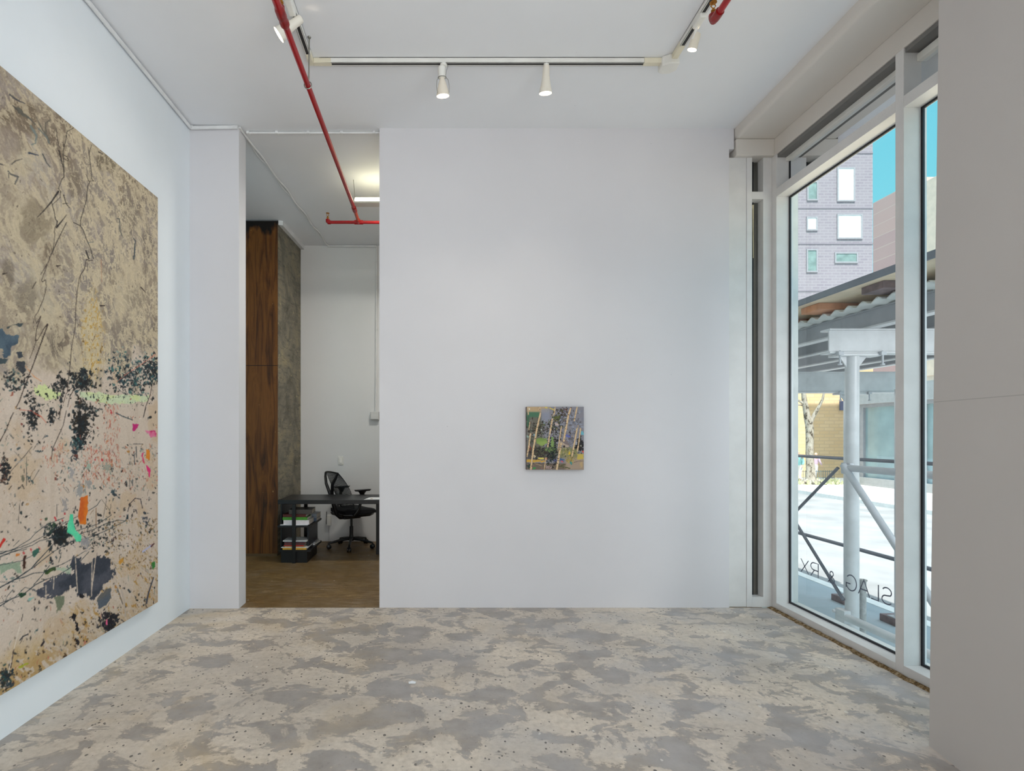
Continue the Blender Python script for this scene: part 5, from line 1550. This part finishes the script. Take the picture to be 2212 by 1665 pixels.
# ---- passers-by
def skin_figure(name, chains, mat, parent, sub=2):
    """one continuous skin-modifier surface; chains share vertices by key"""
    keys, pos, rad, edges = {}, [], [], []
    for chain in chains:
        prev = None
        for key, p, r in chain:
            if key not in keys:
                keys[key] = len(pos)
                pos.append(p)
                rad.append(r)
            i = keys[key]
            if prev is not None:
                edges.append((prev, i))
            prev = i
    me = bpy.data.meshes.new(name)
    me.from_pydata(pos, edges, [])
    o = bpy.data.objects.new(name, me)
    COL.objects.link(o)
    o.parent = parent
    md = o.modifiers.new('skin', 'SKIN')
    for k, r in enumerate(rad):
        v = me.skin_vertices[0].data[k]
        v.radius = r if isinstance(r, tuple) else (r, r)
        v.use_root = (k == 0)
    md.use_smooth_shade = True
    sb = o.modifiers.new('sub', 'SUBSURF')
    sb.levels = sb.render_levels = sub
    me.materials.append(mat)
    return o

def person(loc, rz, h, label, coat, legs_c, hair, stride=.16, lean=.10):
    s = h / 1.72
    root = tag(empty('person', loc, rz), label, 'person', None)
    root.scale = (s, s, s)
    skin = simple('skin_tone_%d' % int(h * 100), (216, 176, 152), .6)
    m_c, m_l, m_h = simple('coat_%d_%d_%d' % coat, coat, .85), simple('trouser_%d_%d_%d' % legs_c, legs_c, .85), simple('hair_%d_%d_%d' % hair, hair, .8)
    L = lean
    pel, chest, neck = (0, 0, .93), (L * .6, 0, 1.26), (L, 0, 1.47)
    head, crown, chin = (L + .03, 0, 1.585), (L + .025, 0, 1.665), (L + .075, 0, 1.545)
    ch = [[('pel', pel, (.13, .10)), ('waist', (L * .3, 0, 1.08), (.12, .09)), ('chest', chest, (.15, .11)), ('neckb', (L * .9, 0, 1.42), .07), ('neck', neck, .052), ('head', head, (.076, .088)), ('crown', crown, (.07, .08))],
          [('head', head, .08), ('nose', (L + .125, 0, 1.585), .018)]]
    for sd in (-1, 1):
        st = stride * sd
        kn, an = (st * .55 + .05, sd * .09, .50), (st - (.05 if sd < 0 else 0), sd * .09, .085)
        ch.append([('pel', pel, .12), ('hip%d' % sd, (.0, sd * .09, .86), .088), ('kn%d' % sd, kn, .058), ('an%d' % sd, an, .040), ('toe%d' % sd, (an[0] + .15, sd * .10, .035), .034)])
        el, wr = (L * .8 - st * .5, sd * .24, 1.10), (L * .8 - st * .9 + .12, sd * .23, .90)
        ch.append([('chest', chest, .14), ('sh%d' % sd, (L * .8, sd * .17, 1.38), .065), ('el%d' % sd, el, .044), ('wr%d' % sd, wr, .029), ('pm%d' % sd, (wr[0] + .03, wr[1], .85), .026)])
        for f in range(4):
            ch.append([('pm%d' % sd, None, .02), ('f%d%d' % (sd, f), (wr[0] + .028 + .010 * f, wr[1] + (f - 1.5) * .014, .80 - .004 * (f % 3)), .0085), ('g%d%d' % (sd, f), (wr[0] + .045 + .006 * f, wr[1] + (f - 1.5) * .013, .765 + .005 * abs(f - 1.5)), .0075)])
        ch.append([('pm%d' % sd, None, .02), ('th%d' % sd, (wr[0] + .065, wr[1] - sd * .03, .84), .010), ('ti%d' % sd, (wr[0] + .075, wr[1] - sd * .03, .80), .009)])
    skin_figure('body', ch, skin, root)
    cc = [[('a', (.0, 0, .84), (.175, .13)), ('b', (L * .3, 0, 1.06), (.155, .12)), ('c', chest, (.178, .135)), ('d', (L * .9, 0, 1.43), (.09, .075))]]
    for sd in (-1, 1):
        st = stride * sd
        el, wr = (L * .8 - st * .5, sd * .24, 1.10), (L * .8 - st * .9 + .11, sd * .232, .925)
        cc.append([('c', chest, .17), ('s%d' % sd, (L * .8, sd * .175, 1.385), .082), ('e%d' % sd, el, .062), ('w%d' % sd, wr, .046)])
    skin_figure('jacket', cc, m_c, root)
    lc = [[('p', (0, 0, .92), (.145, .115)), ('q', (0, 0, .99), (.14, .11))]]
    for sd in (-1, 1):
        st = stride * sd
        kn, an = (st * .55 + .05, sd * .09, .50), (st - (.05 if sd < 0 else 0), sd * .09, .12)
        lc.append([('p', None, .1), ('h%d' % sd, (0, sd * .09, .85), .102), ('k%d' % sd, kn, .074), ('n%d' % sd, an, .058)])
    skin_figure('trousers', lc, m_l, root)
    skin_figure('hair', [[('a', (L - .012, 0, 1.60), (.082, .088)), ('b', (L + .01, 0, 1.672), (.078, .082)), ('c', (L - .05, 0, 1.53), (.05, .06))]], m_h, root)
    return root
q = at(1728, 1040, 25.0)
person((q.x, 25.0, ZG), math.radians(200), 1.42, 'passer-by in a pale teal jacket and white trousers left of the tree', (150, 206, 208), (232, 230, 226), (206, 170, 150), .14, .14)
q = at(1764, 1036, 26.0)
person((q.x, 26.1, ZG), math.radians(15), 1.32, 'passer-by in a mauve jacket just right of the tree trunk', (196, 172, 190), (206, 204, 206), (196, 178, 160), .12, .05)

# ---- sidewalk shed (scaffold canopy)
SX, SY = 3.64, 4.70            # inner post
OX, OY = 5.30, 6.90            # outer post
ZB1, ZT1 = 2.157, 2.374
sh = tag(empty('sidewalk_shed', (4.4, 5.5, ZG)), 'grey steel sidewalk shed with corrugated deck standing outside the window', 'scaffold')
def post(x, y, z1, r=.052):
    mb = MB().tube([(x, y, ZG + (.012 if x < 5 else .097)), (x, y, z1)], r, 20)
    mb.build('post', m_galv, sh, smooth=True)
    MB().box(x - .08, x + .08, y - .08, y + .08, ZG + (.0 if x < 5 else .085), ZG + (.012 if x < 5 else .097)).build('base_plate', m_galvd, sh)
def ibeam_x(x0, x1, y, z0, z1, w=.06):
    mb = MB().box(x0, x1, y - w, y + w, z0, z0 + .016).box(x0, x1, y - w, y + w, z1 - .016, z1).box(x0, x1, y - w * .86, y - w * .60, z0 + .016, z1 - .016)
    mb.build('cross_beam', m_galv, sh, .003)
def head(x, y, z):
    """gusseted bracket on top of a post with two clamp bolts"""
    mb = MB().box(x - .16, x + .22, y - .07, y + .07, z - .022, z - .002)
    mb.add([(x - .115, y - .006, z - .022), (x - .045, y - .006, z - .022), (x - .045, y - .006, z - .125), (x - .115, y + .006, z - .022), (x - .045, y + .006, z - .022), (x - .045, y + .006, z - .125)], [(0, 1, 2), (3, 5, 4), (0, 3, 4, 1), (1, 4, 5, 2), (2, 5, 3, 0)])
    mb.add([(x + .045, y - .006, z - .022), (x + .125, y - .006, z - .022), (x + .045, y - .006, z - .125), (x + .045, y + .006, z - .022), (x + .125, y + .006, z - .022), (x + .045, y + .006, z - .125)], [(0, 1, 2), (3, 5, 4), (0, 3, 4, 1), (1, 4, 5, 2), (2, 5, 3, 0)])
    mb.build('head_bracket', m_galv, sh)
    for dx in (-.165, .205):
        mb = MB().box(x + dx - .022, x + dx + .022, y - .095, y - .06, z - .02, z + .012).tube([(x + dx, y - .078, z - .10), (x + dx, y - .078, z + .02)], .008, 8)
        mb.lathe([(0, .017), (.012, .017)], (x + dx, y - .078, z - .105), (0, 0, 1), 8)
        mb.build('clamp_bolt', m_galvd, sh)
post(SX, SY, ZB1 - .02)
post(OX, OY, 1.97, .055)
post(SX, 2.95, ZB1 - .02)
post(SX, 9.6, ZB1 - .02)
ibeam_x(3.40, 5.7, SY, ZB1, ZT1)
ibeam_x(3.55, 6.22, OY, 1.985, 2.255, .07)
ibeam_x(3.40, 5.7, 2.95, ZB1, ZT1)
head(SX, SY, ZB1)
head(OX, OY, 1.985)
for x in (3.78, 4.36, 5.02, 5.62, 6.06):
    mb = MB().box(x - .05, x + .05, 1.5, 14.5, ZT1 + .150, ZT1 + .165).box(x - .04, x - .030, 1.5, 14.5, ZT1 + .016, ZT1 + .150)
    j = mb.build('joist', m_joist, sh)
    MB().box(x - .05, x + .05, 1.5, 14.5, ZT1 + .001, ZT1 + .0158).build('flange', m_galv, j)
zc = ZT1 + .172
vs, fs = [], []
ys = np.linspace(1.5, 14.5, 420)
for y in ys:
    z = zc + .020 + .020 * math.sin(y / .155 * 2 * math.pi)
    vs += [(3.60, y, z), (6.13, y, z)]
fs = [(2 * i, 2 * i + 1, 2 * i + 3, 2 * i + 2) for i in range(len(ys) - 1)]
o = MB().add(vs, fs).build('corrugated_sheet', m_corr, sh, smooth=True)
md = o.modifiers.new('th', 'SOLIDIFY')
md.thickness = .012
for k, (y0, y1, m) in enumerate([(4.15, 4.37, m_lumd), (4.86, 5.10, m_lumb), (5.55, 5.80, m_lumb), (6.4, 6.6, m_lumd), (3.42, 3.62, m_lumd), (2.6, 2.8, m_lumb), (7.6, 7.8, m_lumb)]):
    MB().box(3.46, 6.10, y0, y1, zc + .047, zc + .105).build('sleeper', m, sh, .004)
MB().box(3.36, 6.15, 1.5, 14.5, zc + .106, zc + .125).build('deck_board', m_ply, sh)
MB().box(3.335, 3.36, 1.5, 14.5, zc + .100, zc + .150).build('edge_board', m_parap, sh)
MB().box(3.63, 5.55, 13.9, 14.0, ZT1, zc).build('end_board', m_galvd, sh)
# rails and braces
m_raild = simple('dark_rail_steel', (112, 112, 120), .5)
def rod(name, a, b, r, m=m_galvd):
    MB().tube([a, b], r, 10).build(name, m, sh, smooth=True)
rod('rail', (OX, 3.0, 1.133), (OX, 14, 1.133), .022, m_raild)
rod('rail', (OX, 3.0, -.005), (OX, 14, -.005), .024, m_raild)
MB().box(SX - .065, SX - .03, SY - .06, SY + .05, 1.10, 1.20).build('coupler', m_galvd, sh, .008)
ph = (SX - .06, SY - .02, 1.155)
rod('rail', ph, (SX - .06, 2.95, 1.15), .030, m_galvd)
rod('brace', (SX - .085, SY - .01, 1.18), (SX - .085, 2.97, -.72), .027, m_galvd)
rod('brace', (SX - .08, SY + .06, 1.15), (SX - .08, 6.6, -.39), .014, m_raild)
rod('brace', (SX - .06, SY + .02, -.02), (SX - .06, 6.6, 1.71), .014, m_raild)
rod('rail', (SX - .07, SY + .05, -.155), (SX - .07, 2.95, -.155), .034, m_galv)
mb = MB().box(SX - .10, SX - .04, SY - .04, SY + .07, -.21, -.10).lathe([(0, .016), (.03, .016)], (SX - .12, SY + .07, -.13), (1, 0, 0), 10).lathe([(0, .022), (.03, .022)], (SX - .13, SY + .03, -.23), (1, 0, 0), 10)
mb.build('coupler', m_galv, sh, .006)
mb = MB().tube([(SX + .118, SY + .03, ZG), (SX + .118, SY + .03, .15)], .026, 12).tube([(SX + .118, SY + .03, .15), (SX + .118, SY + .03, .16)], .034, 12)
mb.build('jack_tube', simple('rusty_grey_tube', (176, 174, 172), .6, var=.2, scale=24), sh, smooth=True)
# timber sole blocks under the outer posts
for (x, y, lb_) in [(OX, 6.97, 'dark timber block under the shed post near the kerb, further one'), (OX, 6.19, 'dark timber block on the near pavement nearest the mullion')]:
    t = tag(empty('timber_block', (x, y, ZG)), lb_, 'block')
    MB().box(x - .09, x + .09, y - .12, y + .12, ZG + .001, ZG + .083).build('beam', m_lumd, t, .006)
post(OX, 6.13, 1.97)

# ================================================================= light
w = bpy.data.worlds.new('sky')
scene.world = w
w.use_nodes = True
nt = w.node_tree
bgn = nt.nodes['Background']
tc = nt.nodes.new('ShaderNodeTexCoord')
sx = nt.nodes.new('ShaderNodeSeparateXYZ')
cr = nt.nodes.new('ShaderNodeValToRGB')
nt.links.new(tc.outputs['Generated'], sx.inputs[0])
nt.links.new(sx.outputs[2], cr.inputs['Fac'])
cr.color_ramp.elements[0].position = 0.0
cr.color_ramp.elements[0].color = lin(196, 236, 246)
cr.color_ramp.elements[1].position = .75
cr.color_ramp.elements[1].color = lin(206, 228, 244)
for p_, c_ in ((.28, lin(132, 222, 238)), (.50, lin(112, 210, 232))):
    e = cr.color_ramp.elements.new(p_)
    e.color = c_
nt.links.new(cr.outputs[0], bgn.inputs['Color'])
mr = nt.nodes.new('ShaderNodeMapRange')          # the sky brightens strongly overhead
mr.interpolation_type = 'SMOOTHSTEP'
mr.inputs['From Min'].default_value = .58
mr.inputs['From Max'].default_value = .85
mr.inputs['To Min'].default_value = 1.0
mr.inputs['To Max'].default_value = 4.0
nt.links.new(sx.outputs[2], mr.inputs['Value'])
nt.links.new(mr.outputs['Result'], bgn.inputs['Strength'])

def lamp(name, kind, loc, energy, color=(1, 1, 1), rot=None, target=None, **kw):
    d = bpy.data.lights.new(name, kind)
    d.energy = energy
    d.color = color
    for k, v in kw.items():
        setattr(d, k, v)
    o = bpy.data.objects.new(name, d)
    COL.objects.link(o)
    o.location = loc
    if target is not None:
        o.rotation_euler = (Vector(target) - Vector(loc)).to_track_quat('-Z', 'Y').to_euler()
    elif rot is not None:
        o.rotation_euler = rot
    return o
el = math.radians(62)
sd = Vector((-.06 * math.cos(el), -.998 * math.cos(el), math.sin(el)))
lamp('sun', 'SUN', (0, 0, 30), 7.5, (1, .965, .91), target=Vector((0, 0, 30)) - sd, angle=math.radians(.6))
# daylight from the further shop windows behind the viewer
lamp('rear_window_daylight', 'AREA', (1.9, -1.2, 2.0), 108, (.93, .97, 1.0), target=(-2.0, .4, 1.6), shape='RECTANGLE', size=3.4, size_y=3.2)
# unseen fill added under the ceiling behind the viewer for room ambient
lamp('front_ceiling_light', 'AREA', (0, -1.6, 3.7), 10, (1, .98, .96), target=(.4, 1.6, 0), shape='RECTANGLE', size=3.4, size_y=2.4)
lamp('floor_bounce', 'AREA', (0, -1.8, .5), 60, (1, .98, .96), target=(.2, 1.2, 4.0), shape='RECTANGLE', size=3.2, size_y=2.6)  # upward fill lamp added to brighten the ceiling
lamp('office_lamp_glow', 'AREA', (-.2, 5.35, 3.70), 34, (1, .97, .88), target=(-.2, 5.35, 0), shape='RECTANGLE', size=.8, size_y=.1)
# unseen fill lamps added under the shed deck to brighten pavement and window
for k, (x, y, e_) in enumerate([(4.35, 3.0, 24), (4.3, .8, 24), (4.4, 9.5, 30)]):
    lamp('shed_lamp', 'AREA', (x, y, 2.25), e_, (.97, .98, 1.0), target=(x - .3, y + (2.2 if k < 2 else -2.2), -.2), shape='RECTANGLE', size=.5, size_y=1.2)
for k, (p, a) in enumerate(spots):
    lamp('spot_beam', 'SPOT', p, 11 if k < 2 else 5, (1, .90, .76), target=Vector(p) + Vector(a), spot_size=math.radians(78), spot_blend=1.0, shadow_soft_size=.04)

# ================================================================= camera
cd = bpy.data.cameras.new('camera')
cam = bpy.data.objects.new('camera', cd)
COL.objects.link(cam)
cam.location = (0, 0, H)
cam.rotation_euler = (math.radians(90), 0, 0)
cd.sensor_fit = 'HORIZONTAL'
cd.sensor_width = 36
cd.lens = F * 36 / W_
cd.shift_x = (W_ / 2 - CX) / W_
cd.shift_y = (CY - H_ / 2) / W_
cd.clip_start = .02
cd.clip_end = 400
scene.camera = cam
scene.view_settings.view_transform = 'Standard'
scene.view_settings.look = 'None'
scene.view_settings.exposure = 0
scene.view_settings.gamma = 1
scene.cycles.max_bounces = 10
scene.cycles.diffuse_bounces = 6
scene.cycles.transparent_max_bounces = 12
scene.cycles.sample_clamp_indirect = 6
